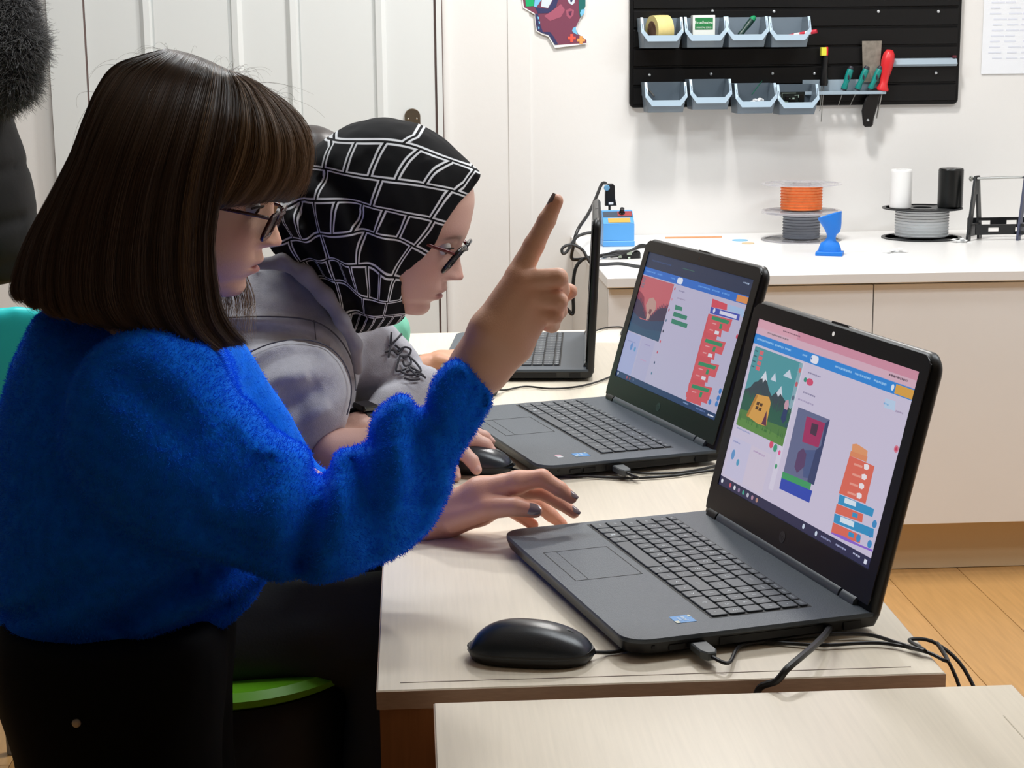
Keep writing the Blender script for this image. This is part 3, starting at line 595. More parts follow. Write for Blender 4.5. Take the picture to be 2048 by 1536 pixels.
# palette column
A+=[Q(.335,.155,.365,.88,'#d5cfe2',1)]
for k,c in enumerate(('#d07070','#c05a66','#5a6a80','#4b6a58','#3f4a70','#d06a90','#e05a90','#3f9a6a')): A.append(E_(.348,.20+k*.078,.008,.014,c,4))
A+=txt(.40,.19,.08,'#8d86a6',3); A+=[R_(.385,.225,.405,.25,'#3a8f7e',4),E_(.425,.24,.022,.02,'#cf4f72',4)]+txt(.40,.30,.08,'#8d86a6',3)+txt(.38,.345,.1,'#a79cbc',3)
# camera view
A.append(([(475,515),(626,575),(552,887),(405,827)],'#656b8e',4)); A.append(([(515,558),(604,592),(572,708),(494,680)],'#a23060',5)); A.append(([(540,590),(572,600),(560,655),(532,640)],'#4a3148',6)); A.append(([(604,592),(626,575),(552,887),(520,870),(560,720),(585,700)],'#39436b',6))
A.append(([(475,730),(500,710),(515,740),(505,800),(470,830),(458,800)],'#5a4068',6)); A.append(([(500,720),(560,720),(545,860),(500,850)],'#4b5a86',5))
A+=[([(402,823),(540,880),(534,910),(396,855)],'#3f9a62',5),([(396,853),(545,915),(530,972),(386,905)],'#2f49b0',5)]
# block stack on the right
def B1(pts,col,lv=5): return (pts,col,lv)
A+=[B1([(735,690),(755,688),(775,700),(808,722),(802,775),(730,745)],'#e0986a'),B1([(722,745),(842,795),(800,975),(672,925)],'#dc6a58'),B1([(722,745),(802,775),(808,750),(728,722)],'#dd8a60',6)]
for (x,y) in ((804,800),(793,848),(781,892),(770,938)): A.append(([(x-12,y-14),(x+2,y-16),(x+12,y-8),(x+12,y+6),(x+2,y+14),(x-12,y+8)],'#ede5ea',8))
for (x,y) in ((745,780),(737,828),(725,872),(715,915)): A.append(([(x,y),(x+40,y+14),(x+38,y+24),(x-2,y+10)],'#e99c8c',7))
A+=[B1([(676,930),(842,1000),(834,1038),(668,975)],'#3291c4',7),B1([(662,975),(790,1025),(785,1065),(655,1020)],'#dc6a58',6),B1([(652,1022),(842,1095),(838,1138),(648,1065)],'#3291c4',7),B1([(645,1065),(780,1125),(775,1165),(636,1115)],'#dc6a58',6),B1([(640,1113),(690,1128),(770,1168),(836,1195),(836,1205),(700,1150),(636,1118)],'#8a62cc',7),
 B1([(702,945),(756,966),(754,990),(698,970)],'#d8e6f2',9),B1([(682,1036),(748,1062),(744,1088),(678,1062)],'#d8e6f2',9),B1([(740,1015),(765,1025),(762,1045),(736,1036)],'#3291c4',9),B1([(722,1108),(748,1118),(744,1140),(718,1130)],'#3291c4',9)]
for x,y in ((845,1072),(826,1118),(822,1168),(768,1140)): u,v=H1(x,y); A.append(E_(u,v,.012,.020,'#3a8ac4',10))
u,v=H1(945,712); A.append(E_(u,v,.012,.018,'#d5788c',6)); A.append(E_(u,v,.006,.009,'#c94060',7)); u,v=H1(915,495); A.append(([(890,470),(940,485),(935,530),(885,515)],'#b9cfe8',3)); A+=txt(.86,.20,.03,'#7fb0dc',5); A+=txt(.93,.215,.04,'#a89ab8',5)
for k,c in enumerate(('#d9dbe6','#c75a6a','#e2e2ea','#8d7a9a','#3aa088','#b9b9c8','#a8829a','#b58a7a')): A.append(E_(.02+k*.033+(0.03 if k else 0),.972,.008,.013,c,8))
for x in (.60,.68): A.append(E_(x,.972,.007,.014,'#c9d5e6',8))
A+=txt(.71,.966,.06,'#8f94b8',8); A+=txt(.80,.966,.06,'#9fa4c8',8); A+=txt(.90,.962,.04,'#b9bdd8',8); A.append(Q(.965,.962,.98,.985,'#dfe3f2',8))
PIC1=A
# ---- picture on the middle laptop
C2=[(345,150),(1080,365),(800,1345),(112,1000)]
H2=homog(C2,[(0,0),(1,0),(1,1),(0,1)])
A=[Q(0,0,1,1,'#b7b3cf',0),Q(0,0,1,.125,'#20304f',1),Q(0,.118,1,.178,'#2369c4',2),Q(.90,.125,1,.172,'#d98c4e',4),R_(.345,.124,.40,.172,'#dfe5f2',4),Q(0,.955,1,1,'#233a66',4),Q(.36,.05,.48,.055,'#3a6a60',3)]
for x,w in ((.02,.1),(.14,.05),(.28,.04),(.55,.11),(.68,.07),(.77,.07)): A+=txt(x,.14,w,'#5f9ae0',4,.012)
A+=txt(.92,.03,.05,'#9fb0cc',4,.012); A+=txt(.05,.05,.2,'#2c4a78',3,.012)
u0,v0=.0,.185; u1=H2(510,405)[0]; v1=H2(400,775)[1]
A+=[SP([(0,0),(1,0),(1,1),(0,1)],'#c0606c',1),SP([(0,.28),(.1,.30),(.22,.36),(.3,.52),(.42,.60),(.55,.62),(.68,.58),(.8,.52),(.92,.40),(1,.35),(1,.7),(0,.7)],'#8f3a4f',2)]
tp=[(0,.38)]
for i in range(22):
    x=i/22; base=.42+.34*math.exp(-((x-.45)/.22)**2)*.8; tp+=[(x+.01,base),(x+.024,base-.07-fr.uniform(0,.03)),(x+.034,base)]
tp+=[(1,.42),(1,.72),(0,.72)]; A.append(SP([(max(0,min(1,a)),b) for a,b in tp],'#3c3250',3))
A+=[SP([(0,.66),(.3,.74),(.6,.72),(1,.64),(1,1),(0,1)],'#2c4668',4),SP([(0,.84),(.5,.88),(1,.82),(1,1),(0,1)],'#2b5070',5),
 SP([(.38,.36),(.5,.32),(.62,.38),(.66,.5),(.56,.62),(.54,.70),(.46,.70),(.42,.60),(.34,.48)],'#b9938c',6),SP([(.48,.52),(.56,.52),(.55,.62),(.48,.60)],'#7a4a52',7),SP([(.44,.62),(.50,.62),(.50,.72),(.46,.72)],'#c9a8a0',7)]
for k in range(4): A+=[SP([(.03,.03+k*.05),(.12,.03+k*.05),(.12,.065+k*.05),(.03,.065+k*.05)],'#8a6f80',8)]
A+=[Q(.0,.64,.15,.955,'#a5acd6',1),Q(.16,.64,.30,.955,'#b0aecf',1),E_(.285,.60,.012,.02,'#d0506a',4),E_(.31,.612,.012,.02,'#3a9a80',4),E_(.08,.74,.012,.03,'#5f8ac8',4),E_(.12,.75,.01,.02,'#5f9ac8',4)]
A+=txt(.03,.70,.08,'#8a94c6',3); A+=txt(.2,.68,.06,'#9a90c0',3); A+=txt(.2,.80,.06,'#c09ac0',3)
for k,c in enumerate(('#c0405a','#c58aa6','#b04050','#4a6a8a','#26304a','#d04a5a','#c0506a','#3a4a70','#4a7a9a')): A.append(E_(.345,.215+k*.082,.006,.011,c,4))
A+=txt(.385,.215,.06,'#8a86aa',3)+txt(.39,.27,.08,'#9a90b0',3)
for pts in ([(525,522),(573,542),(570,568),(520,555)],[(515,570),(608,605),(600,632),(506,600)],[(500,618),(610,660),(602,690),(494,650)]): A.append((pts,'#2f7f6a',5))
A.append(([(785,488),(888,530),(884,572),(775,545)],'#cf4a5c',4)); A.append(([(772,545),(978,605),(970,648),(766,590)],'#3b4cae',5)); A.append(([(838,572),(958,612),(952,636),(832,596)],'#d5d5ea',7)); u,v=H2(796,572); A.append(E_(u,v,.010,.018,'#d5d5ea',7))
A.append(([(756,592),(850,620),(700,1208),(597,1170)],'#c9505c',4))
for k in range(4):
    dx,dy=-47*k,158*k
    A.append(([(760+dx,596+dy),(925+dx,640+dy),(895+dx,728+dy),(850+dx,712+dy),(842+dx,762+dy),(740+dx,722+dy)],'#cf5560',5)); A.append(([(785+dx,608+dy),(905+dx,648+dy),(893+dx,672+dy),(775+dx,632+dy)],'#2f8a62',7)); A.append(([(838+dx,665+dy),(856+dx,670+dy),(846+dx,705+dy),(828+dx,700+dy)],'#2f8a62',7))
    if k<3: A.append(([(803+dx,712+dy),(832+dx,720+dy),(826+dx,744+dy),(797+dx,735+dy)],'#d9dbe6',8)); A.append(([(765+dx,700+dy),(790+dx,708+dy),(787+dx,716+dy),(762+dx,708+dy)],'#e09aa0',7)); 
    A.append(([(782+dx,655+dy),(812+dx,665+dy),(810+dx,672+dy),(780+dx,662+dy)],'#e09aa0',7))
A.append(([(597,1165),(745,1225),(750,1195),(600,1135)],'#cf5560',6))
for x,y in ((838,1140),(824,1188),(812,1228),(765,1212)): u,v=H2(x,y); A.append(E_(u,v,.012,.020,'#3a7ac4',9))
u,v=H2(957,760); A.append(E_(u,v,.009,.016,'#d0506a',7)); A.append(([(895,530),(1010,570),(1000,625),(985,620),(980,604),(890,575)],'#9fbbe0',2))
A+=txt(.93,.975,.05,'#dfe3f2',8,.012); A+=txt(.70,.968,.05,'#7f9ac8',8,.012); A+=txt(.82,.968,.08,'#5f74a8',8,.012)
for x,c in ((.02,'#d0d5e6'),(.12,'#a04a60'),(.15,'#8a4050'),(.19,'#5a6a90')): A.append(E_(x,.976,.007,.012,c,8))
PIC2=A
# keyboard layout
KX0,KX1,KY0,KY1=-.179,.156,-.147,-.045
U=(KX1-KX0)/19.0; RH=(KY1-KY0)/5.55
rows=[ # from front to back ; (label,width)
 [('Ctrl',1.25),('fn',1),('W',1),('Alt',1),('',5.1),('Alt Gr',1.2),('Ctrl',1.2),('<',1.05),('^v',1.05),('>',1.05),('0',2.05),(',',1.05)],
 [('shift',1.25),('<',1),('Z',1),('X',1),('C',1),('V',1),('B',1),('N',1),('M',1),('Ö',1),('Ç',1),('.',1),('shift',2.65),('1',1.03),('2',1.03),('3',1.03),('E',1.01)],
 [('caps',1.6),('A',1),('S',1),('D',1),('F',1),('G',1),('H',1),('J',1),('K',1),('L',1),('Ş',1),('İ',1),(',',1),('enter',1.3),('4',1.03),('5',1.03),('6',1.03),('',1.01)],
 [('tab',1.4),('Q',1),('W',1),('E',1),('R',1),('T',1),('Y',1),('U',1),('I',1),('O',1),('P',1),('Ğ',1),('Ü',1),('',1.5),('7',1.03),('8',1.03),('9',1.03),('+',1.01)],
 [('"',1),('1',1),('2',1),('3',1),('4',1),('5',1),('6',1),('7',1),('8',1),('9',1),('0',1),('*',1),('-',1),('back',1.9),('num',1.03),('/',1.03),('*',1.03),('-',1.01)],
 [('esc',1)]+[('f%d'%i,1) for i in range(1,13)]+[('prt',.98),('del',.98),('home',1),('pgup',1),('pgdn',1),('end',1.04)]]
ktop=.0225
keyspec=[]; legend=G()
for r,row in enumerate(rows):
    x=KX0; y0=KY0+r*RH; h=RH if r<5 else RH*.55; tot=sum(w for _,w in row); sc_=19.0/tot
    for lab,w in row:
        ww=w*U*sc_; keyspec.append((x+ww/2,y0+h/2,ww-.0022,h-.0022))
        if lab:
            tx,ty=x+ww*.5,y0+h*.52; s=.0068 if len(lab)==1 else (.0046 if len(lab)<4 else .0038)
            if lab=='W' and r==0:
                for a in (-1,1):
                    for b in (-1,1): legend.box(tx+a*.0013-.0011,tx+a*.0013+.0011,ty+b*.0013-.0011,ty+b*.0013+.0011,ktop+.00005,ktop+.0001)
            else: add_text(legend,lab,(tx,ty,ktop+.0001),(1,0,0),(0,1,0),s)
            if r in (4,) and len(lab)==1: add_text(legend,'!'if lab=='1' else "'",(tx-.003,ty+.0045,ktop+.0001),(1,0,0),(0,1,0),.004)
        x+=ww
legend_me=legend.mesh('key_legends',m_leg)
_kc={}
def keymesh(w,h):
    k=(round(w,4),round(h,4))
    if k not in _kc: g=G(); g.prism(rrect(-w/2,w/2,-h/2,h/2,.0012,1),(0,0,-.0022),(1,0,0),(0,1,0),(0,0,1),.0022,b=.0005); _kc[k]=g.mesh('key',m_key)
    return _kc[k]
def make_laptop(pos,yaw,lean,label,pic=None,corners=None,sticker2=False):
    root=empty('laptop',pos,yaw-math.pi/2,label=label,cat='laptop',group='open black laptops on the desks')
    g=G(); o=rrect(-.192,.192,-.246,.012,[.020,.012,.012,.020][0:4],6)
    o=rrect(-.192,.192,-.246,.012,[.024,.006,.006,.024],6)
    P=np.array(o); P2=P.copy(); c=np.array([0,-.117]); 
    # layered shell: narrow underside, thin bright rim line, flat deck
    lay=[(.0035,.955,.93),(.006,.985,.975),(.015,.999,.998),(.0165,1,1),(.0195,1,1),(.0205,.997,.996)]
    v=[];f=[];n=len(P)
    for z,sx,sy in lay: v+=[(c[0]+(x-c[0])*sx,c[1]+(y-c[1])*sy,z) for x,y in P]
    for k in range(len(lay)-1):
        for i in range(n): f.append((k*n+i,k*n+(i+1)%n,(k+1)*n+(i+1)%n,(k+1)*n+i))
    f.append(tuple(range(n))[::-1]); f.append(tuple((len(lay)-1)*n+i for i in range(n)))
    g.add(v,f); base=g.obj('base',m_lap,root,smooth=True,angle=35)
    for fc in base.data.polygons:
        pass
    base.data.materials.append(m_lapd)
    for fc in base.data.polygons:
        if fc.center.z<.0164: fc.material_index=1
    G().box(KX0-.0015,KX1+.0015,KY0-.0015,KY1+.0015,.0203,.0207).obj('key_well',m_well,base)
    # palm-rest seam of touchpad
    g=G(); 
    for (x0,x1,y0,y1) in ((-.095,.008,-.2295,-.2285),(-.095,-.094,-.2295,-.157),(.007,.008,-.2295,-.157),(-.095,.008,-.158,-.157),(-.095,.008,-.2155,-.2150)): g.box(x0,x1,y0,y1,.0204,.0207)
    g.obj('touchpad_outline',m_well,base)
    link(legend_me,'key_legends',root,kind='stuff')
    for x,y,w,h in keyspec:
        k=link(keymesh(w,h),'key',root); k.location=(x,y,ktop)
    # intel-style sticker
    g=G(); g.box(.141,.160,-.184,-.164,.0205,.0208,0,); g.box(.141,.1465,-.1665,-.164,.0208,.0210,2); g.box(.154,.160,-.184,-.180,.0208,.0210,2); add_text(g,'intel',(.1505,-.1725,.0212),(1,0,0),(0,1,0),.0065,1); add_text(g,'inside',(.1505,-.1775,.0212),(1,0,0),(0,1,0),.0042,1)
    g.obj('sticker',[mat('sticker_blue','#3f8fd2',.4),mat('ink_white','#e8f2e8'),mat('sticker_pale','#c9cdb8',.4)],root)
    if sticker2:
        g=G(); g.box(.140,.148,-.208,-.200,.0205,.0208,0); g.box(.1485,.156,-.208,-.2,.0205,.0208,1); g.obj('small_stickers',[mat('sticker_pink','#c9a0b0',.4),mat('sticker_white','#c9cdd2',.4)],root)
    # ports on the right side
    g=G()
    for y0,y1,z0,z1 in ((-.155,-.050,.0075,.0145),(-.205,-.190,.008,.013),(-.186,-.170,.008,.013),(-.028,-.010,.0065,.0145),(-.222,-.219,.011,.014)): g.box(.1905,.1923,y0,y1,z0,z1)
    g.obj('ports',m_well,base)
    for x in (-.16,.16):
        for y in (-.22,-.015): G().lathe([(.006,0),(.007,.0035),(.007,.005)],(x,y,0),n=12).obj('rubber_foot',m_lapd,base)
    # hinge barrel
    G().tube([(-.150,.004,.0205),(.135,.004,.0205)],.0088,14).obj('hinge_bar',m_hinge,root,smooth=True)
    for a,b in ((-.176,-.153),(.139,.166)):
        G().tube([(a,.004,.0195),(b,.004,.0195)],.0095,14).obj('hinge',m_lapd if a<0 else m_hinge,root,smooth=True)
    # lid
    up=np.array([0,math.sin(lean),math.cos(lean)]); n_=np.array([0,-math.cos(lean),math.sin(lean)]); o=np.array([0,0,.022])
    lid=G().prism(rrect(-.1925,.1925,-.012,.250,[.010,.020,.020,.010],8),o-n_*.013,(1,0,0),up,n_,.0128,b=.004).obj('lid',m_lapd,root,smooth=True,angle=50)
    # bezel ring (slightly proud)
    ou=rrect(-.1885,.1885,.004,.2465,[.006,.017,.017,.006],6); inn=rrect(-SW,SW,SB,SB+SH,.0001,1)
    g=G()
    for (x0,x1,y0,y1) in ((-.1885,-SW-.0003,.010,.240),(SW+.0003,.1885,.010,.240)): g.prism(rrect(x0,x1,y0,y1,.001,1),o+n_*.0004,(1,0,0),up,n_,.0012)
    g.prism([(-.1885,.012),(-.1865,.004),(.1865,.004),(.1885,.012),(.1885,SB-.0003),(-.1885,SB-.0003)],o+n_*.0004,(1,0,0),up,n_,.0013)
    t=SB+SH+.0003; g.prism(rrect(-.1885,.1885,t,.2465,[.0002,.015,.015,.0002],6),o+n_*.0004,(1,0,0),up,n_,.0013)
    bz=g.obj('bezel',m_lapd,lid)
    G().prism(rrect(-.018,.018,.2465,.2508,.002,3),o-n_*.008,(1,0,0),up,n_,.005).obj('lid_bump',m_lapd,lid)
    G().prism(rrect(-SW,SW,SB,SB+SH,.0005,1),o,(1,0,0),up,n_,.0001+.0005).obj('screen_panel',m_glass,lid) if not pic else picture(pic,corners,lid,lean)
    G().prism([(.0025*math.cos(a),.0025*math.sin(a)) for a in np.linspace(0,6.28,13)[:-1]],o+up*.2385+n_*.0016,(1,0,0),up,n_,.0002).obj('webcam',mat('webcam_dot','#e8e4de',.2,emit=.6) if pic is PIC1 else m_glass,lid)
    g=G(); R=.0062
    c=o+up*.0195+n_*.0019
    g.prism([(R*math.cos(a),R*math.sin(a)) for a in np.linspace(0,2*math.pi,25)[:-1]],c-n_*.0001,(1,0,0),up,n_,.0002,0); add_text(g,'hp',c+n_*.0002,(1,0,0),up,.0085,1)
    g.obj('logo',[mat('logo_grey','#4d5356',.3,.5),mat('logo_dark','#0c0d0e',.4)],lid)
    return root
L1=make_laptop((.3772,1.6929,T),.30509-YAW,.246,'open black laptop nearest the camera, screen showing a yellow tent',PIC1,C1)
L2=make_laptop((.3422,2.3574,T),.33302-YAW,.2872,'open black laptop in the middle with red and green blocks on its screen',PIC2,C2,True)
LAP3=make_laptop((.305,2.955,T),-.107,.05,'farthest open laptop, its upright screen seen edge-on',None)
# L3 back side frames the screen edge with a thin silver line
# ================= mice and cables =================
m_cab=mat('cable_black','#141416',.45); m_cab2=mat('cable_grey','#5a5d60',.45)
def make_mouse(pos,rz,label,L=.112,Wd=.060,Hh=.036,matb=None):
    root=empty('computer_mouse',pos,rz,label=label,cat='mouse',group='black wired mice on the desks')
    nu,nv=28,20; v=[];f=[]
    def prof(t): # height along length, t 0 back..1 front
        return Hh*(.52+.48*math.sin(math.pi*min(1,(t*.92+.18))**1.0))*(1-.38*max(0,t-.45)**1.2/.55)*(min(1,(t/.06))**.45 if t<.06 else 1)
    shell=G(); v=[]
    for i in range(nu+1):
        t=i/nu; x=(t-.5)*L; e=(max(0,1-abs(2*t-1)**3.2))**.5; w=Wd/2*e*(1-.10*math.sin(math.pi*t)**2*0+.0); h=Hh*max(0.0,(1-abs((t-.42)/(.42 if t<.42 else .60))**2.3))**.55
        h=max(h,.004 if 0<i<nu else .004)
        for k in range(nv+1):
            a=math.pi*k/nv; y=-w*math.cos(a); z=.009*min(1,e*2)+(h-.009)*math.sin(a)**.75 if h>.009 else h*math.sin(a)**.75
            y=y*(1-.06*math.sin(a)); v.append((x,y,max(.0065,z)))
    for i in range(nu):
        for k in range(nv): f.append((i*(nv+1)+k,i*(nv+1)+k+1,(i+1)*(nv+1)+k+1,(i+1)*(nv+1)+k))
    shell.add(v,f); shell.obj('shell',matb or mat('mouse_shell','#2a3037',.24,bump=.1,bscale=1500),root,smooth=True,angle=80)
    # lower body: dark skirt
    g=G(); secs=[]
    P=[]
    for s in (0,1):
        for i in range(nu+1):
            t=i/nu if s==0 else 1-i/nu; e=(max(0,1-abs(2*t-1)**3.2))**.5; P.append(((t-.5)*L,(-1 if s==0 else 1)*Wd/2*e))
    P=[p for i,p in enumerate(P) if i==0 or (abs(p[0]-P[i-1][0])+abs(p[1]-P[i-1][1]))>1e-5]
    Pn=np.array(P[:-1] if abs(P[0][0]-P[-1][0])+abs(P[0][1]-P[-1][1])<1e-5 else P)
    n=len(Pn); v=[];f=[]
    lays=[(.0008,.90),(.0015,.94),(.006,.985),(.0105,1.0),(.0125,.985)]
    for z,s in lays: v+=[(x*s,y*s,z) for x,y in Pn]
    for k in range(len(lays)-1):
        for i in range(n): f.append((k*n+i,k*n+(i+1)%n,(k+1)*n+(i+1)%n,(k+1)*n+i))
    f.append(tuple(range(n))[::-1]); f.append(tuple((len(lays)-1)*n+i for i in range(n))); g.add(v,f); g.obj('lower_body',mat('mouse_base','#0e0f10',.4),root,smooth=True,angle=50)
    g=G(); g.lathe([(.0001,-.0035),(.010,-.0035),(.0115,-.002),(.0115,.002),(.010,.0035),(.0001,.0035)],(L*.27,0,Hh*.50),(0,1,0),24); g.obj('scroll_wheel',mat('wheel','#3a3d40',.5),root,smooth=True)
    g=G(); g.box(L*.02,L*.46,-.0005,.0005,.0,.004); 
    return root
def cable(name,pts,r,label,n=80,m=None,**k):
    g=G(); g.tube(spline(pts,n),r,8); return g.obj(name,m or m_cab,smooth=True,label=label,cat='cable',**k)
tz=lambda x,y,h=.003: tuple(atz(x,y,T+h))
cm=atz(1060,1335,T); make_mouse((.100,1.468,T),-.19,'shiny black mouse on the near desk beside the nearest laptop',L=.118)
make_mouse((.075,2.175,T),-.2,'black mouse under the hand of the person in the patterned headscarf',L=.105)
make_mouse((.085,2.68,T),-.3,'small black mouse beside the farthest laptop, behind the raised wrist',L=.10)
cable('mouse_cable',[(.157,1.457,T+.008)]+[tz(1215,1305),tz(1240,1302),tz(1300,1292),tz(1400,1286),tz(1500,1284),tz(1560,1286,.003),tz(1650,1290,.004),tz(1760,1286,.004),tz(1850,1303,.004),tuple(atz(1895,1322,T+.003)),(.478,1.472,T+.001),(.490,1.44,T-.03),(.492,1.38,T-.10),(.49,1.33,T-.25)],.0018,'thin black cable running from the nearest mouse past the desk edge')
# usb plug + cable, near laptop
def usb(p,dirv,label):
    d=np.array(dirv,float); d/=np.linalg.norm(d); s=np.array([-d[1],d[0],0]); root=empty('usb_plug',p,label=label,cat='plug')
    g=G(); g.prism([(0,-.008),(.022,-.008),(.030,-.004),(.030,.004),(.022,.008),(0,.008)],(0,0,-.004),d,s,(0,0,1),.008,b=.0012); g.obj('housing',mat('usb_grey','#4d5254',.45),root)
    G().prism([(-.006,-.006),(0,-.006),(0,.006),(-.006,.006)],(0,0,-.0022),d,s,(0,0,1),.0044).obj('metal_shell',m_steel,root); return root
def lapw(L,x,y,z): 
    M=Matrix.Translation(L.location)@Matrix.Rotation(L.rotation_euler.z,4,'Z'); return np.array(M@Vector((x,y,z)))
a=lapw(L1,.196,-.178,.0105); ax1=lapw(L1,1,0,0)-lapw(L1,0,0,0); usb(a,ax1,'dark grey USB plug in the side of the nearest laptop')
b=a+ax1*.030
cable('usb_cable',[b,b+ax1*.012+np.array([.01,0,-.002]),tz(1480,1292,.004),tz(1540,1281,.004),tz(1610,1272,.005),tz(1680,1268,.006),tz(1740,1270,.005),tz(1790,1284,.005),tz(1850,1302,.006),(.452,1.474,T+.0045),(.476,1.47,T+.002),(.498,1.44,T-.02),(.508,1.39,T-.08),(.51,1.33,T-.25)],.0018,'black USB cable from the nearest laptop hanging off the desk corner')
cable('power_cable',[lapw(L1,.10,-.05,.003),tz(1655,1240,.004),tz(1655,1262,.012),tz(1632,1288,.020),tz(1604,1312,.022),tz(1574,1338,.018),tz(1553,1362,.008),(.293,1.385,T-.004),(.290,1.384,T-.03),(.288,1.385,T-.12)],.0032,'thick black power cable dropping between the two front desks')
a=lapw(L2,.196,-.140,.0105); ax2=lapw(L2,1,0,0)-lapw(L2,0,0,0); usb(a,ax2,'dark grey USB plug in the side of the middle laptop'); b=a+ax2*.030
cable('usb_cable',[b,b+ax2*.01+np.array([.01,0,-.004]),tz(1250,944),tz(1300,947),tz(1360,945),tz(1410,937),tz(1450,927),tz(1500,915),(.44,2.16,T+.002),(.475,2.2,T+.001),(.49,2.22,T-.1)],.0018,'black USB cable from the middle laptop running behind the near screen')
cable('mouse_cable',[(.128,2.165,T+.010),tz(1020,936),tz(1060,945),tz(1120,951),tz(1180,953),tz(1260,956),tz(1340,952),tz(1400,944),tz(1460,938),(.44,2.12,T+.003),(.48,2.12,T+.001),(.495,2.13,T-.1)],.0018,'thin black cable from the middle mouse along the desk seam')
cable('mouse_cable',[(.13,2.665,T+.010),tz(1010,780),tz(1050,773),tz(1100,777),tz(1150,774),tz(1190,765),tz(1225,752),tz(1260,740),(.35,2.78,T+.003)],.0016,'thin black cable from the farthest mouse to behind the middle screen')
cable('thin_wire',[tz(1190,662,.004),tz(1215,655,.004),tz(1245,655,.004),(.40,3.2,T+.003),(.46,3.22,T+.002),(.475,3.22,T-.08)],.0016,'thin black wire on the desk behind the farthest laptop')
# cables on the worktop and hanging at its corner
A_=lambda x,y,Y=4.5: tuple(at(x,y,Y))
cable('station_cable',[A_(1211,366,4.69),A_(1203,369,4.66),A_(1190,400,4.60),A_(1175,430,4.50),A_(1158,455,4.42),A_(1150,475,4.40),A_(1147,492,4.42),A_(1143,515,4.45),A_(1155,519,4.45),A_(1190,513,4.40),A_(1215,509,4.38),A_(1235,503,4.38),A_(1250,505,4.38)],.0045,'thick black cable looping from the black holder down to the worktop edge')
cable('loop_cable',[A_(1192,465,4.2),A_(1175,466,4.2),A_(1155,473,4.2),A_(1144,487,4.2),A_(1134,503,4.2),A_(1126,507,4.2),A_(1124,498,4.2),A_(1133,491,4.2),A_(1148,490,4.2),A_(1165,500,4.2),A_(1174,515,4.2),A_(1182,526,4.2),tuple(atz(1200,529,CT+.004)),tuple(atz(1240,527,CT+.004)),tuple(atz(1278,533,CT+.004)),tuple(atz(1330,536,CT+.004))],.0038,'grey black cable curling past the worktop corner',m=mat('cable_soft','#3c3d3f',.5))
cable('hanging_cable',[tuple(atz(1250,509,CT+.006)),tuple(atz(1215,511,CT+.005)),A_(1185,514,4.25),A_(1165,519,4.25),A_(1152,535,4.25),A_(1147,560,4.25),A_(1146,590,4.25),A_(1147,620,4.25),A_(1143,628,4.25),A_(1130,617,4.25),A_(1110,640,4.25),(.36,4.3,.5)],.0045,'black cable hanging down beside the end of the low cabinet')
q=atz(1258,508,CT+.01); pb=empty('plug_bundle',tuple(q),label='black mains plugs and coiled leads in front of the blue station',cat='plug')
g=G(); g.prism(rrect(-.026,.028,-.010,.018,.008,4),(0,.012,-.008),(1,0,0),(0,0,1),(0,-1,0),.030,b=.004); g.tube([(-.02,-.01,0),(-.05,-.012,-.002)],.006,10); g.obj('plug_body',mat('black_knob','#141416'),pb,smooth=True,angle=40)
g=G(); 
for k in range(3): g.tube(spline([(-.07,-.02+.01*k,-.004),(-.03,-.03,.002+.004*k),(.0,-.026,.012),(.03,-.01,.018+.003*k),(.06,.02,.012),(.07,.05,-.004)],30),.0032,6)
g.obj('leads',m_cab,pb,smooth=True)
g=G(); g.box(-.008,.004,-.0215,-.018,.0,.010); g.tube([(-.03,-.022,-.004),(-.022,-.022,-.004)],.003,8); g.tube([(-.006,-.0225,-.007),(.0,-.0225,-.007)],.003,8); g.obj('pins_and_label',mat('plug_pale','#b9c7b4',.3,.3),pb)
# ================= people: soft shapes from distance fields =================
def smin(a,b,k): h=np.clip(.5+.5*(b-a)/k,0,1); return b+(a-b)*h-k*h*(1-h)
def smax(a,b,k): return -smin(-a,-b,k)
def cap(P,a,b,ra,rb):
    a=np.asarray(a,float);b=np.asarray(b,float);d=b-a; t=np.clip((P-a)@d/max(1e-12,d@d),0,1); q=P-a-t[:,None]*d; return np.sqrt((q*q).sum(1))-(ra+(rb-ra)*t)
def limb(P,pts,rad,k=.006):
    f=None
    for i in range(len(pts)-1):
        c=cap(P,pts[i],pts[i+1],rad[i],rad[i+1]); f=c if f is None else smin(f,c,k)
    return f
def ell(P,c,r,R=None):
    q=P-np.asarray(c,float)
    if R is not None: q=q@R
    r=np.asarray(r,float); k0=np.sqrt(((q/r)**2).sum(1)); k1=np.sqrt(((q/(r*r))**2).sum(1))+1e-9; return k0*(k0-1)/k1
def seg2(X,Z,a,b):
    d=(b[0]-a[0],b[1]-a[1]); L=d[0]**2+d[1]**2+1e-15; t=np.clip(((X-a[0])*d[0]+(Z-a[1])*d[1])/L,0,1); return np.hypot(X-a[0]-t*d[0],Z-a[1]-t*d[1])
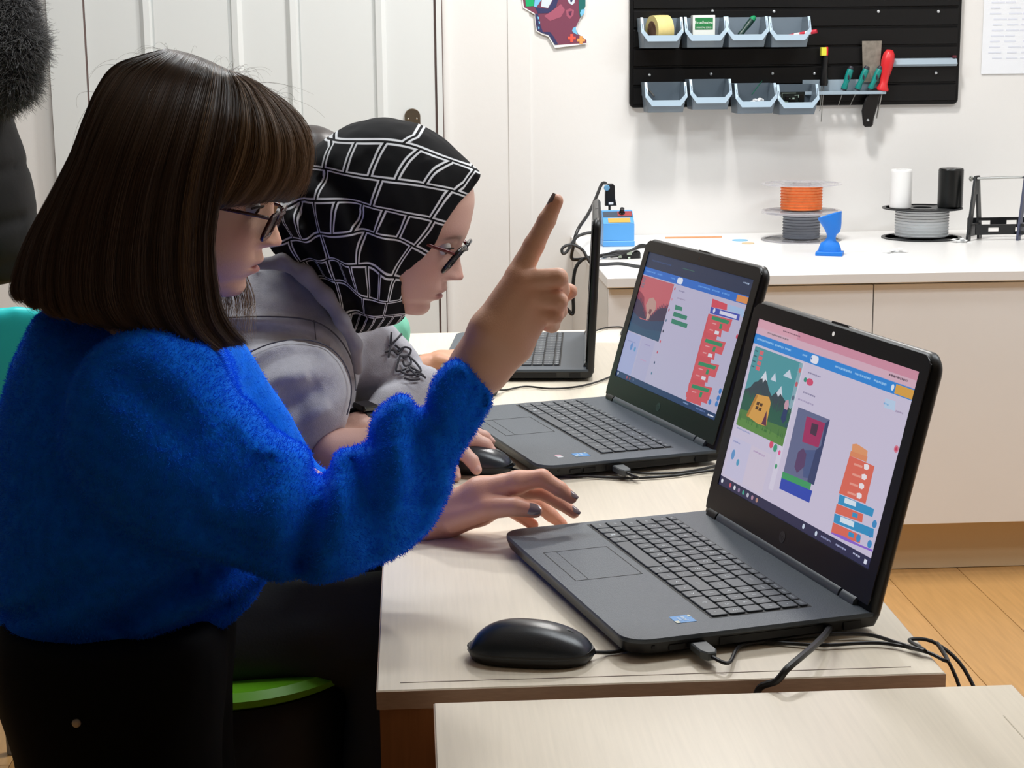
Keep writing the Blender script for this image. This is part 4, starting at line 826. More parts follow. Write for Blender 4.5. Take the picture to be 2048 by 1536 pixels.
class Pillow:
    "a cushion-like volume: outline measured on the vertical plane at depth Y, swelling smoothly to half-thickness Th; strokes press folds in"
    def __init__(s,px,Y,Th,h=.004,tilt=(0,0),strokes=(),smooth=1,pow_=1.0):
        Q_=[at(x,y,Y) for x,y in px]; O=np.array([(q[0],q[2]) for q in Q_]); s.Y=Y; s.h=h; s.tilt=tilt
        # smooth outline
        if smooth: 
            O2=[];n=len(O)
            for i in range(n):
                p0,p1,p2,p3=O[i-1],O[i],O[(i+1)%n],O[(i+2)%n]
                for u in (0,.25,.5,.75): O2.append(.5*((2*p1)+(-p0+p2)*u+(2*p0-5*p1+4*p2-p3)*u*u+(-p0+3*p1-3*p2+p3)*u**3))
            O=np.array(O2)
        m=.05; s.lo=O.min(0)-m; hi=O.max(0)+m; nx=int((hi[0]-s.lo[0])/h)+2; nz=int((hi[1]-s.lo[1])/h)+2
        X,Z=np.meshgrid(s.lo[0]+np.arange(nx)*h,s.lo[1]+np.arange(nz)*h,indexing='ij')
        d=np.full(X.shape,9.); ins=np.zeros(X.shape,bool); n=len(O)
        for i in range(n):
            a=O[i];b=O[(i+1)%n]; d=np.minimum(d,seg2(X,Z,a,b)); c=((a[1]>Z)!=(b[1]>Z)); 
            with np.errstate(all='ignore'): xx=(b[0]-a[0])*(Z-a[1])/(b[1]-a[1]+1e-15)+a[0]
            ins^=(c&(X<xx))
        phi=np.where(ins,.02*np.minimum(d,.06),0); mk=ins.astype(float)
        # relax -lap(phi)=1 (coarse scheme with over-relaxation on a checkerboard)
        I,J=np.indices(X.shape); red=((I+J)%2==0)&ins; blk=((I+J)%2==1)&ins; red[[0,-1]]=0;red[:,[0,-1]]=0;blk[[0,-1]]=0;blk[:,[0,-1]]=0
        w=2/(1+math.sin(math.pi/max(nx,nz)*1.6)); hh=h*h
        for it in range(int(2.2*max(nx,nz))):
            for mk_ in (red,blk):
                nb=np.zeros_like(phi); nb[1:-1,1:-1]=phi[2:,1:-1]+phi[:-2,1:-1]+phi[1:-1,2:]+phi[1:-1,:-2]
                phi=np.where(mk_,phi+w*((nb+hh)/4-phi),phi)
        phi=np.maximum(phi,0); g=phi[ins&(d<h*1.6)].sum()/max(1e-9,d[ins&(d<h*1.6)].sum())
        if pow_!=1: phi=phi.max()*(phi/phi.max())**pow_
        # sub-cell boundary: use gradient*d near the border
        near=ins&(d<h*1.2); phi=np.where(near,np.maximum(phi*0+g*d,0),phi)
        phi=np.where(ins,phi,-g*d); s.K=Th*Th/phi.max(); s.phi=phi; gx,gz=np.gradient(phi,h); s.g=np.hypot(gx,gz)
        D=np.zeros_like(phi)
        for st in strokes:
            pl,wd,dp=st[0],st[1],st[2]; q=spline([(at(x,y,Y)[0],at(x,y,Y)[2]) for x,y in pl],max(6,4*len(pl))); dd=np.full(X.shape,9.); 
            tt=np.zeros(X.shape)
            for i in range(len(q)-1):
                e=seg2(X,Z,q[i],q[i+1]); up=e<dd; dd=np.where(up,e,dd); tt=np.where(up,(i+.5)/(len(q)-1),tt)
            D+=dp*np.exp(-(dd/wd)**2)*np.minimum(1,np.minimum(tt,1-tt)*6+.15)
        s.D=D; s.mx=D.max() if len(strokes) else 0
        s.xlo,s.xhi,s.zlo,s.zhi=O[:,0].min(),O[:,0].max(),O[:,1].min(),O[:,1].max(); s.Th=Th
    def samp(s,A,u,v):
        i=np.clip(u.astype(int),0,A.shape[0]-2); j=np.clip(v.astype(int),0,A.shape[1]-2); a=np.clip(u-i,0,1); b=np.clip(v-j,0,1)
        return (A[i,j]*(1-a)+A[i+1,j]*a)*(1-b)+(A[i,j+1]*(1-a)+A[i+1,j+1]*a)*b
    def __call__(s,P,yc=None):
        u=(P[:,0]-s.lo[0])/s.h; v=(P[:,2]-s.lo[1])/s.h
        ph=s.samp(s.phi,u,v); g=s.samp(s.g,u,v); Yc=s.Y if yc is None else yc
        y=P[:,1]-Yc-s.tilt[0]*(P[:,0]-(s.xlo+s.xhi)/2)-s.tilt[1]*(P[:,2]-(s.zlo+s.zhi)/2)
        # outside the grid
        ou=np.maximum(0,np.maximum(-u,u-(s.phi.shape[0]-1)))*s.h; ov=np.maximum(0,np.maximum(-v,v-(s.phi.shape[1]-1)))*s.h
        G_=y*y-s.K*ph; f=G_/np.sqrt(4*y*y+(s.K*g)**2+1e-7)
        return f+np.hypot(ou,ov)+s.samp(s.D,u,v)
def surf(fn,lo,hi,h,slack=1.0):
    "surface nets on the zero set of fn, evaluated only in blocks near the surface"
    lo=np.array(lo,float); hi=np.array(hi,float); B=10; nb=np.ceil((hi-lo)/h/B).astype(int)+1; N=nb*B+1
    V=np.full(N,1.0,np.float32)
    I=np.stack(np.meshgrid(*[np.arange(k) for k in nb],indexing='ij'),-1).reshape(-1,3)
    c=lo+(I+.5)*B*h; f=fn(c); keep=np.abs(f)<B*h*.87*1.35*slack+.004
    for bi in np.nonzero(~keep)[0]:
        if f[bi]<0:
            i=I[bi]*B; V[i[0]:i[0]+B+1,i[1]:i[1]+B+1,i[2]:i[2]+B+1]=-1
    K=I[keep]; r=np.arange(B+1); off=np.stack(np.meshgrid(r,r,r,indexing='ij'),-1).reshape(-1,3)
    for c0 in range(0,len(K),160):
        kk=K[c0:c0+160]; idx=(kk[:,None,:]*B+off[None]); v=fn((lo+idx*h).reshape(-1,3)).astype(np.float32).reshape(len(kk),B+1,B+1,B+1)
        for q,i in zip(v,kk*B): V[i[0]:i[0]+B+1,i[1]:i[1]+B+1,i[2]:i[2]+B+1]=q
    V[0]=V[-1]=1; V[:,0]=V[:,-1]=1; V[:,:,0]=V[:,:,-1]=1
    S=V<0; cs=np.zeros(np.array(S.shape)-1,np.uint8)
    for a in (0,1):
        for b in (0,1):
            for d in (0,1): cs+=S[a:S.shape[0]-1+a,b:S.shape[1]-1+b,d:S.shape[2]-1+d]
    act=(cs>0)&(cs<8); ci=np.argwhere(act); idx=np.full(act.shape,-1,np.int64); idx[act]=np.arange(len(ci))
    acc=np.zeros((len(ci),3)); cnt=np.zeros(len(ci))
    E=[]
    for ax in range(3):
        o1,o2=[k for k in range(3) if k!=ax]
        for a in (0,1):
            for b in (0,1):
                p=ci.copy(); p[:,o1]+=a; p[:,o2]+=b; q=p.copy(); q[:,ax]+=1
                va=V[p[:,0],p[:,1],p[:,2]]; vb=V[q[:,0],q[:,1],q[:,2]]; m=(va<0)!=(vb<0); t=va/(va-vb+1e-20)
                pt=p.astype(float); pt[:,ax]+=np.clip(t,0,1); acc[m]+=pt[m]; cnt[m]+=1
    vert=lo+acc/cnt[:,None]*h
    F_=[]
    for ax in range(3):
        o1,o2=[k for k in range(3) if k!=ax]
        sl=[slice(None)]*3; sl2=[slice(None)]*3; sl[ax]=slice(0,-1); sl2[ax]=slice(1,None)
        a=S[tuple(sl)]; b=S[tuple(sl2)]; e=np.argwhere(a!=b); e=e[(e[:,o1]>0)&(e[:,o2]>0)&(e[:,o1]<S.shape[o1]-1)&(e[:,o2]<S.shape[o2]-1)]
        flip=a[e[:,0],e[:,1],e[:,2]]
        q=[]
        for (i,j) in ((-1,-1),(0,-1),(0,0),(-1,0)):
            c_=e.copy(); c_[:,o1]+=i; c_[:,o2]+=j; q.append(idx[c_[:,0],c_[:,1],c_[:,2]])
        q=np.stack(q,1); 
        if ax==1: flip=~flip
        q[~flip]=q[~flip][:,::-1]; F_.append(q)
    return vert,np.concatenate(F_)
def relax(v,f,n=1,w=.5):
    for _ in range(n):
        a=np.zeros_like(v); c=np.zeros(len(v))
        for k in range(4):
            np.add.at(a,f[:,k],v[f[:,(k+1)%4]]); np.add.at(c,f[:,k],1)
            np.add.at(a,f[:,(k+1)%4],v[f[:,k]]); np.add.at(c,f[:,(k+1)%4],1)
        v=v+w*(a/np.maximum(c,1)[:,None]-v)
    return v
def woff(o):
    v=np.zeros(3)
    while o: v=v+np.array(o.location); o=o.parent
    return v
def npmesh(name,parts,mt,parent,cols=None,uv=None,flipn=False,**k):
    "parts: [(verts,quads)] -> one mesh object under parent (whose location is subtracted)"
    off=woff(parent); V=[];Fq=[];n=0
    for v,f in parts: V.append(v-off); Fq.append(f+n); n+=len(v)
    V=np.concatenate(V); Fq=np.concatenate(Fq); 
    me=bpy.data.meshes.new(name); me.vertices.add(len(V)); me.vertices.foreach_set('co',V.ravel().astype(np.float32)); me.loops.add(Fq.size); me.loops.foreach_set('vertex_index',Fq.ravel().astype(np.int32))
    me.polygons.add(len(Fq)); me.polygons.foreach_set('loop_start',np.arange(0,Fq.size,4,dtype=np.int32)); me.polygons.foreach_set('use_smooth',np.ones(len(Fq),bool)); me.update(calc_edges=True)
    for x in (mt if isinstance(mt,(list,tuple)) else [mt]): me.materials.append(x)
    if cols is not None:
        ca=me.color_attributes.new('Col','FLOAT_COLOR','POINT'); ca.data.foreach_set('color',np.concatenate([cols,np.ones((len(cols),1))],1).ravel().astype(np.float32))
    if uv is not None:
        ul=me.uv_layers.new(name='UVMap'); ul.data.foreach_set('uv',uv[Fq.ravel()].ravel().astype(np.float32))
    return link(me,name,parent,**k)
def wnoise(P,s,seed=0):
    "cheap smooth noise from sums of sines"
    r=np.random.default_rng(seed); f=0
    for i in range(5):
        d=r.normal(size=3); d/=np.linalg.norm(d); f=f+np.sin(P@d*s*(.7+.5*i)+r.uniform(0,6)+1.5*np.sin(P@r.normal(size=3)*s*.4))/(1+.5*i)
    return f/2.5
def strands(name,curves,rad,mt,parent,**k):
    "curves: (n,m,3) array of hair strands; rad: per-point radius (m,)"
    n,m,_=curves.shape; off=woff(parent); hc=bpy.data.hair_curves.new(name); hc.add_curves([m]*n); hc.position_data.foreach_set('vector',(curves-off).ravel().astype(np.float32))
    a=hc.attributes.get('radius') or hc.attributes.new('radius','FLOAT','POINT'); a.data.foreach_set('value',np.tile(np.asarray(rad,np.float32),n) if np.ndim(rad)==1 else np.asarray(rad,np.float32).ravel())
    hc.materials.append(mt); o=bpy.data.objects.new(name,hc); COL.objects.link(o); o.parent=parent; return tag(o,**k)
def fuzz(name,v,f,n,L,r,mt,parent,down=.3,sel=None,seed=1,curl=.4,**k):
    g=np.random.default_rng(seed); a=v[f[:,0]];b=v[f[:,1]];c=v[f[:,2]];d=v[f[:,3]]; nr=np.cross(c-a,d-b); ar=np.linalg.norm(nr,axis=1); nr/=ar[:,None]+1e-12
    w=ar.copy()
    if sel is not None: w*=sel((a+c)/2)
    i=g.choice(len(f),n,p=w/w.sum()); s,t=g.random(n)[:,None],g.random(n)[:,None]
    p=(a[i]*(1-s)+b[i]*s)*(1-t)+(d[i]*(1-s)+c[i]*s)*t
    dr=nr[i]+g.normal(size=(n,3))*curl+np.array([0,0,-down]); dr/=np.linalg.norm(dr,axis=1)[:,None]; l=L*g.uniform(.5,1.2,n)[:,None]; sd=g.normal(size=(n,3))*.35
    C=np.stack([p-nr[i]*.001,p+dr*l*.5,p+dr*l+sd*l*.5],1); return strands(name,C,[r,r*.8,r*.3],mt,parent,kind='stuff',**k) if False else strands(name,C,[r,r*.8,r*.3],mt,parent,**k)
# ---------- materials ----------
def skin_mat(name,rough=.45):
    m=mat(name,'#d9a793',rough,sss=.12,bump=.12,bscale=700); nt=m.node_tree; a=nt.nodes.new('ShaderNodeVertexColor'); a.layer_name='Col'; nt.links.new(a.outputs[0],nt.nodes['Principled BSDF'].inputs['Base Color']); return m
m_skin=skin_mat('skin')
def L3(c): return np.array(lin(c)[:3])
# ---------- head ----------
ROWS=[(0,.122,0,.122,.002),(.035,.118,-.035,.118,.035),(.060,.106,-.062,.104,.053),(.0775,.090,-.082,.084,.065),(.0865,.0728,-.094,.060,.072),(.0905,.052,-.099,.035,.075),(.0920,.0296,-.099,.010,.0745),(.086,.012,-.094,-.012,.072),(.083,-.004,-.088,-.03,.070),(.083,-.020,-.080,-.045,.067),(.0860,-.0375,-.070,-.06,.063),(.0885,-.050,-.055,-.075,.058),(.0870,-.0598,-.045,-.085,.053),(.084,-.067,-.035,-.09,.049),(.0765,-.0765,-.025,-.093,.044),(.0780,-.0845,-.018,-.096,.040),(.0765,-.091,-.012,-.099,.037),(.0705,-.0968,-.008,-.101,.032),(.055,-.1,0,-.102,.024),(.03,-.101,.02,-.101,.004)]
def head_mesh(M,skin,lip,brow=None,nose_s=1.0):
    R_=spline(ROWS,130); nt_=150; V=[];C=[]
    th=np.linspace(0,2*np.pi,nt_,endpoint=False)
    for fx,fz,bx,bz,w in R_:
        c=np.cos(th); s=np.sin(th); ce=np.sign(c)*np.abs(c)**.88; x=(fx+bx)/2+(fx-bx)/2*ce; z=(fz+bz)/2+(fz-bz)/2*ce; y=w*np.sign(s)*np.abs(s)**.94
        fr=np.clip((c-.1)/.5,0,1); zz=fz
        nz=np.interp(-zz,[-.030,-.012,.004,.020,.0287,.0335,.0372,.0405],[0,.0045,.0105,.0195,.0235,.0205,.008,0])*nose_s; wn=np.interp(-zz,[-.02,.004,.02,.03,.037],[.0085,.0095,.0130,.0165,.0170])
        x=x+fr*nz*np.exp(-np.abs(y/wn)**2.2)
        # nostril wing
        x=x+fr*.004*np.exp(-((zz+.032)/.005)**2)*np.exp(-((np.abs(y)-.0135)/.004)**2)
        x=x+fr*(.0030*np.exp(-((zz+.0525)/.0042)**2)-.0050*np.exp(-((zz+.0595)/.0016)**2)+.0040*np.exp(-((zz+.0655)/.0042)**2))*np.exp(-(y/.021)**4)
        x=x-fr*.0085*np.exp(-((zz-.006)/.013)**2)*np.exp(-((np.abs(y)-.032)/.016)**2)
        x=x+fr*.0030*np.exp(-((zz-.0005)/.004)**2)*np.exp(-((np.abs(y)-.032)/.012)**2)+fr*.0035*np.exp(-((zz-.014)/.0045)**2)*np.exp(-((np.abs(y)-.031)/.013)**2)
        x=x+fr*.004*np.exp(-((zz+.022)/.02)**2)*np.exp(-((np.abs(y)-.042)/.016)**2)
        V.append(np.stack([x,y,z],1)); col=np.tile(skin,(nt_,1))
        lw=(np.exp(-((zz+.0595)/.0068)**4)*np.exp(-(y/.021)**6)*(c>0))[:,None]; col=col*(1-lw)+lip*lw
        ch=(.30*np.exp(-((zz+.022)/.018)**2)*np.exp(-((np.abs(y)-.045)/.018)**2)*(c>0)+.35*np.exp(-((zz+.03)/.012)**2)*np.exp(-(y/.014)**2)*(c>0))[:,None]; col=col*(1-ch)+(skin*np.array([1.0,.66,.62]))*ch
        ns=(np.exp(-((zz+.0355)/.0016)**2)*np.exp(-((np.abs(y)-.007)/.0032)**2)*(c>0))[:,None]*.75; col=col*(1-ns)+skin*.25*ns
        if brow is not None:
            bw_=(np.exp(-((zz-(.0245-.25*(np.abs(y)-.03)**2/.02))/.0032)**2)*np.exp(-((np.abs(y)-.030)/.017)**6)*(c>0))[:,None]*.75; col=col*(1-bw_)+brow*bw_
        C.append(col)
    V=np.array(V); n=len(R_); idx=np.arange(n*nt_).reshape(n,nt_); a=idx[:-1]; b=idx[1:]; f=np.stack([a,b,np.roll(b,-1,1),np.roll(a,-1,1)],-1).reshape(-1,4)
    v=V.reshape(-1,3); v=v@M[:3,:3].T+M[:3,3]; return v,f,np.concatenate(C)
def head_matrix(nose,chin,Y,scale,yaw):
    "pitch and position from the measured nose tip and chin point; yaw<0 turns towards the camera"
    n=at(*nose,Y); c=at(*chin,Y); mv=np.array([.0765-.1065,0,-.091+.0287])
    a_m=math.atan2(mv[0],-mv[2]); d=c-n; a_p=math.atan2(d[0],-d[2]); th=-(a_p-a_m)   # pitch down positive
    Ry=np.array([[math.cos(th),0,math.sin(th)],[0,1,0],[-math.sin(th),0,math.cos(th)]]); Rz=np.array([[math.cos(yaw),-math.sin(yaw),0],[math.sin(yaw),math.cos(yaw),0],[0,0,1]])
    R=Rz@Ry*scale; mid=(n+c)/2; mm=np.array([(.1065+.0765)/2,0,(-.0287-.091)/2]); M=np.eye(4); M[:3,:3]=R; M[:3,3]=mid-R@mm; return M
def hx(M,p): return M[:3,:3]@np.array(p,float)+M[:3,3]
def eyes(M,parent,iris):
    off=woff(parent); sc_=np.linalg.norm(M[:3,0])
    for s in (-1,1):
        g=G(); c=hx(M,(.0700,s*.031,.0055))-off; g.sphere(c,.0108*sc_,10); o=g.obj('eye',mat('eye_white','#d9d4d0',.2),parent,smooth=True)
        g=G(); d=hx(M,(1,-.15,-.45))-hx(M,(0,0,0)); d/=np.linalg.norm(d); g.lathe([(.0056*sc_,.0093*sc_),(.003*sc_,.0107*sc_),(.0001,.0111*sc_)],c,d,16); g.obj('iris',mat('iris',iris,.15),o,smooth=True)
        g=G(); 
        pts=[]
        for k in range(9):
            t=-1+2*k/8; pts.append(hx(M,(.0838-.004*t*t-.006*max(0,t*1)*1,s*(.031+t*.014),.0085-.004*t*t))-off)
        g.tube(pts,.0012*sc_,5); g.obj('lashes',mat('lash','#2a1c18',.6),o)
def glasses(M,parent,mf,lens,zo=0,xo=0,thick=.0013,tm=None,pant=0,top=.016,bot=-.020):
    off=woff(parent); X=lambda *p: hx(M,(p[0]+xo+(p[2]-.008)*pant*(p[0]>.08),p[1],p[2]+zo))-off
    fr=None
    g=G()
    for s in (-1,1):
        ring=[X(.1000-.10*max(0,abs(y)-.012)**1.3,s*y,z) for y,z in [(a,b) for a,b in rrect(.010,.062,bot,top,.010,5)]]
        ring.append(ring[0]); ring.append(ring[1]); g.tube(ring,thick,8,cap=False)
    g.tube([X(.1002,-.011,.008),X(.1035,0,.011),X(.1002,.011,.008)],thick*.9,8)
    fr=g.obj('glasses',mf,parent,smooth=True,angle=80)
    for s in (-1,1):
        g=G(); g.tube([X(.095,s*.0625,.009),X(.090,s*.069,.010),X(.04,s*.0775,.010),X(-.005,s*.079,.008),X(-.022,s*.076,-.012)],thick*.9,8); g.obj('temple',tm or mf,fr,smooth=True,angle=80)
        P_=[X(.1000-.10*max(0,abs(y)-.012)**1.3,s*y,z) for y,z in rrect(.0105,.0615,bot+.0005,top-.0005,.010,5)]; g=G(); n=len(P_); c=np.mean(P_,0); fw=(hx(M,(1,0,0))-hx(M,(0,0,0))); fw/=np.linalg.norm(fw)
        v=[c+fw*.0006]+P_+[c-fw*.0006]; f=[(0,1+i,1+(i+1)%n) for i in range(n)]+[(n+1,1+(i+1)%n,1+i) for i in range(n)]; g.add(v,f); g.obj('lens',lens,fr)
    return fr
def nail(pt,prev,up,r,mt,parent,L=.011,W_=.0045):
    "small curved plate on top of a fingertip"
    off=woff(parent); d=pt-prev; d/=np.linalg.norm(d); up=up-d*np.dot(up,d); up/=np.linalg.norm(up); s=np.cross(d,up); v=[];f=[]
    nu,nv=7,6
    for i in range(nu+1):
        t=i/nu; w=W_*(1-.55*max(0,t-.45)**2*3.3)*(.85+.15*min(1,t*3)); 
        for j in range(nv+1):
            q=-1+2*j/nv; v.append(pt-off+d*(t-.55)*L+s*w*q+up*(r*1.03+.0006-.0022*q*q-.0012*max(0,t-.6)))
    for i in range(nu):
        for j in range(nv): f.append((i*(nv+1)+j,(i+1)*(nv+1)+j,(i+1)*(nv+1)+j+1,i*(nv+1)+j+1))
    g=G(); g.add(v,f); 
    o=g.obj('fingernail',mt,parent,smooth=True,angle=80); return o
A3=lambda x,y,Y: at(x,y,Y)
def hand(P,wrist,chains,palm,k=.0055):
    f=limb(P,wrist[0],wrist[1],.01)
    for pts,rad in palm: f=smin(f,limb(P,pts,rad,.008),.009)
    for pts,rad in chains: f=smin(f,limb(P,pts,rad,.003),k)
    return f
def bounds(*arrs,m=.05):
    A=np.concatenate([np.asarray(a,float).reshape(-1,3) for a in arrs]); return A.min(0)-m,A.max(0)+m
def spans(px): return [A3(*p) for p in px]
# ================= person 1: blue fluffy sweater =================
base1=(-.30,1.74,0.0)
p1=empty('person',base1,label='person with brown bob hair in a fluffy bright blue sweater, pointing upward',cat='person')
sk1=L3('#eebb9f'); lip1=L3('#b0605c')
M1=head_matrix((567,478),(482,588),1.72,.93,-.05)
hv,hf,hc=head_mesh(M1,sk1,lip1,L3('#4a3426'))
# right hand, pointing
DY=.01
rw=(spans([(908,812,1.645),(942,755,1.652),(958,728,1.655)]),[.0225,.0235,.0245])
rp=[(spans([(944,728,1.652),(978,660,1.647),(1037,552,1.652)]),[.021,.019,.0125]),(spans([(955,730,1.658),(990,665,1.652),(1047,566,1.648)]),[.022,.019,.0125]),(spans([(968,736,1.655),(1010,680,1.65),(1062,594,1.647)]),[.022,.019,.012]),(spans([(978,742,1.66),(1028,690,1.655),(1080,626,1.652)]),[.020,.018,.0115])]
rc=[(spans([(1036,552,1.654),(1068,490,1.657),(1094,440,1.657),(1113,402,1.657)]),[.0128,.0102,.0088,.0070]),
    (spans([(1047,564,1.648),(1116,556,1.644),(1122,580,1.672),(1085,592,1.685)]),[.0125,.0096,.0086,.0076]),
    (spans([(1062,592,1.647),(1117,602,1.643),(1118,622,1.668),(1085,626,1.68)]),[.0118,.0089,.0080,.0072]),
    (spans([(1080,622,1.651),(1110,630,1.646),(1104,650,1.664),(1078,646,1.675)]),[.0110,.0083,.0076,.0068]),
    (spans([(985,690,1.690),(1045,625,1.712),(1100,603,1.705),(1139,583,1.692)]),[.0150,.0125,.0100,.0082])]
lo,hi=bounds(*[c[0] for c in rc],rw[0],m=.035)
rv,rf=surf(lambda P: hand(P,rw,rc,rp,.0028),lo,hi,.0017); rv=relax(rv,rf,2)
# left hand on the desk
lw=(spans([(770,1050,1.885),(850,1040,1.872),(885,1032,1.868)]),[.028,.0225,.0215])
lp=[(spans([(890,1022,1.862),(960,985,1.845),(1036,964,1.832)]),[.0185,.017,.0125]),(spans([(890,1030,1.87),(960,995,1.858),(1030,980,1.848)]),[.019,.017,.012]),(spans([(890,1038,1.875),(960,1008,1.868),(1022,994,1.862)]),[.019,.017,.0115]),(spans([(892,1044,1.878),(960,1022,1.876),(1008,1010,1.874)]),[.018,.016,.011])]
lc=[(spans([(1036,964,1.832),(1084,956,1.826),(1119,978,1.822),(1143,996,1.820)]),[.0125,.0100,.0085,.0066]),
    (spans([(1030,980,1.848),(1080,982,1.852),(1118,1004,1.852),(1148,1026,1.850)]),[.0115,.0092,.0080,.0064]),
    (spans([(1022,994,1.862),(1072,1006,1.880),(1102,1030,1.886),(1124,1048,1.886)]),[.0110,.0088,.0078,.0064]),
    (spans([(1008,1010,1.874),(1040,1030,1.886),(1066,1050,1.888)]),[.0100,.0080,.0066]),
    (spans([(905,1036,1.850),(975,1014,1.828),(1033,1013,1.812),(1070,1021,1.806)]),[.0170,.0140,.0105,.0084])]
lo,hi=bounds(*[c[0] for c in lc],lw[0],m=.035)
lv,lf=surf(lambda P: hand(P,lw,lc,lp),lo,hi,.0017); lv=relax(lv,lf,2)
# neck, arms, trunk and legs under the clothes
nk=hx(M1,(-.02,0,-.06)); nb=A3(300,690,1.74)
SH_R,SH_L=A3(270,810,1.665),A3(330,790,1.84); HIP=A3(240,1290,1.74)
feetR,feetL=np.array([-.33,1.66,.09]),np.array([-.29,1.84,.09])
def inner(P):
    f=limb(P,[nk,nb],[.048,.055]); f=smin(f,limb(P,[nb,A3(270,900,1.74),HIP],[.07,.085,.095],.03),.03); f=smin(f,limb(P,[SH_R,SH_L],[.035,.035]),.03)
    f=smin(f,limb(P,[SH_R,A3(690,1040,1.635),A3(830,950,1.64),rw[0][0]],[.035,.030,.025,.0222],.01),.02); f=smin(f,limb(P,[SH_L,A3(560,1010,1.89),lw[0][0]],[.042,.035,.028],.01),.02)
    for F_,s in ((feetR,-.06),(feetL,.06)): f=smin(f,limb(P,[HIP+[0,s,-.02],HIP+[.02,s*1.1,-.38],F_],[.06,.035,.022],.02),.02)
    return f
iv,if_=surf(inner,(-.6,1.45,.02),(.15,2.05,1.25),.009); 
def skincol(v,base,seed=0,tips=()):
    c=np.tile(base,(len(v),1)); n=wnoise(v,60,seed)[:,None]*.04; c=c*(1+n)
    for t,r in tips:
        w=np.exp(-(np.linalg.norm(v-t,axis=1)/r)**2)[:,None]*.45; c=c*(1-w)+base*np.array([1.0,.62,.55])*w
    return np.clip(c,0,1)
kt=[(c[0][0],.012) for c in rc[:4]]+[(c[0][1],.010) for c in rc[:4]]+[(c[0][-1],.012) for c in rc]
kl=[(c[0][1],.011) for c in lc]+[(c[0][-1],.014) for c in lc]
body1=npmesh('body',[(hv,hf),(rv,rf),(lv,lf),(iv,if_)],m_skin,p1,cols=np.concatenate([hc,skincol(rv,sk1,1,kt),skincol(lv,sk1*np.array([.97,.86,.84]),2,kl),skincol(iv,sk1)]))
m_nail=mat('nail_varnish','#8b7b7d',.15,coat=.6)
nail(rc[0][0][-1],rc[0][0][-2],np.array([-.75,-.25,.35]),.0068,m_nail,p1,.013,.0046)
for c,r,u in ((lc[0],.0064,(.2,-.35,.9)),(lc[1],.0062,(.2,-.45,.9)),(lc[4],.0080,(-.05,-.95,.40))): nail(c[0][-1],c[0][-2],np.array(u),r,m_nail,p1,.0125 if r<.007 else .017,.0045 if r<.007 else .0066)
eyes(M1,body1 if False else p1,'#5a4030')
glasses(M1,p1,mat('glasses_dark_red','#3a1216',.25),mat('tinted_lens','#1c0b10',.3,alpha=.96,spec=.2),zo=-.008,xo=-.001,thick=.0020,pant=.25,top=.012,bot=-.016)
# sweater
tor=Pillow([(95,622),(200,608),(300,632),(400,682),(440,700),(475,790),(505,900),(520,1000),(540,1080),(552,1120),(528,1165),(490,1215),(440,1258),(380,1288),(300,1316),(200,1345),(130,1366),(60,1368),(27,1356),(20,1300),(16,1255),(-6,1225),(-16,1100),(-10,950),(4,820),(26,740),(56,676)],1.745,.155,.005,
  strokes=[([(10,1262),(120,1272),(260,1248),(400,1200),(500,1150)],.012,.016),([(-5,1215),(60,1180),(150,1120),(240,1050)],.014,.014),([(20,1160),(110,1130),(230,1060)],.014,-.008),([(250,1200),(340,1120),(430,1085)],.016,.020),([(300,1200),(400,1150),(470,1130)],.012,-.006)])
arm=Pillow([(150,760),(200,690),(290,655),(380,680),(430,705),(470,790),(540,858),(590,884),(628,905),(646,928),(662,904),(700,888),(736,882),(741,850),(766,818),(803,797),(838,802),(850,790),(880,752),(915,725),(952,755),(986,797),(952,860),(906,930),(892,985),(858,1042),(800,1096),(740,1134),(660,1156),(580,1160),(500,1142),(430,1118),(330,1086),(240,1040),(165,970),(130,880)],1.622,.075,.004,tilt=(.06,0),
  strokes=[([(648,915),(632,985),(612,1060),(600,1140)],.013,.026),([(700,900),(722,960),(745,1040),(740,1110)],.013,.014),([(845,800),(838,860),(850,930),(842,1010)],.013,.018),([(680,930),(690,990),(680,1060)],.012,-.006),([(790,860),(800,930),(790,1010)],.014,-.008),([(842,802),(878,842),(905,905)],.007,.006),([(540,880),(520,930),(440,960)],.018,.012),([(380,990),(500,1060),(590,1090)],.018,.012),([(480,800),(520,860),(560,900)],.015,-.008),([(250,720),(330,780),(420,860)],.02,.008),([(560,940),(570,1000),(560,1070)],.016,-.006)])
lsl=[(A3(400,760,1.85),A3(570,1030,1.90)),(A3(570,1030,1.90),A3(850,1036,1.872))]
def sweater(P):
    f=smin(tor(P),arm(P),.022); f=smin(f,cap(P,*lsl[0],.062,.055),.03); f=smin(f,cap(P,*lsl[1],.052,.031),.02)
    cu,cv_=A3(950,762,1.655),A3(905,800,1.648); d=cu-cv_; d/=np.linalg.norm(d)
    f=smax(f,-(cap(P,cu-d*.03,cu+d*.05,.0265,.029)),.006)          # cuff opening
    f=smax(f,-(cap(P,A3(840,1040,1.874),A3(885,1034,1.868),.025,.025)),.004)
    f=f+.0045*wnoise(P*[1,1,.55],19,6)+.0035*wnoise(P,26,5)+.0012*wnoise(P,90,6); return f
lo,hi=np.array([-.66,1.50,.62]),np.array([.14,2.0,1.16])
sv,sf=surf(sweater,lo,hi,.0042,1.3); sv=relax(sv,sf,1)
m_sw=mat('blue_fleece','#0b70f0',.95,sheen=.2,bump=.6,bscale=260,noise=.14,nscale=70,spec=.1); m_fz=mat('blue_fuzz','#1278fa',.9,sheen=.12,spec=.1)
sw=npmesh('sweater',[(sv,sf)],m_sw,p1)
fuzz('sweater_fuzz',sv,sf,100000,.0036,.00024,m_fz,sw,down=.25,curl=.75,sel=lambda c:(c[:,1]<1.80).astype(float)*.9+.1)
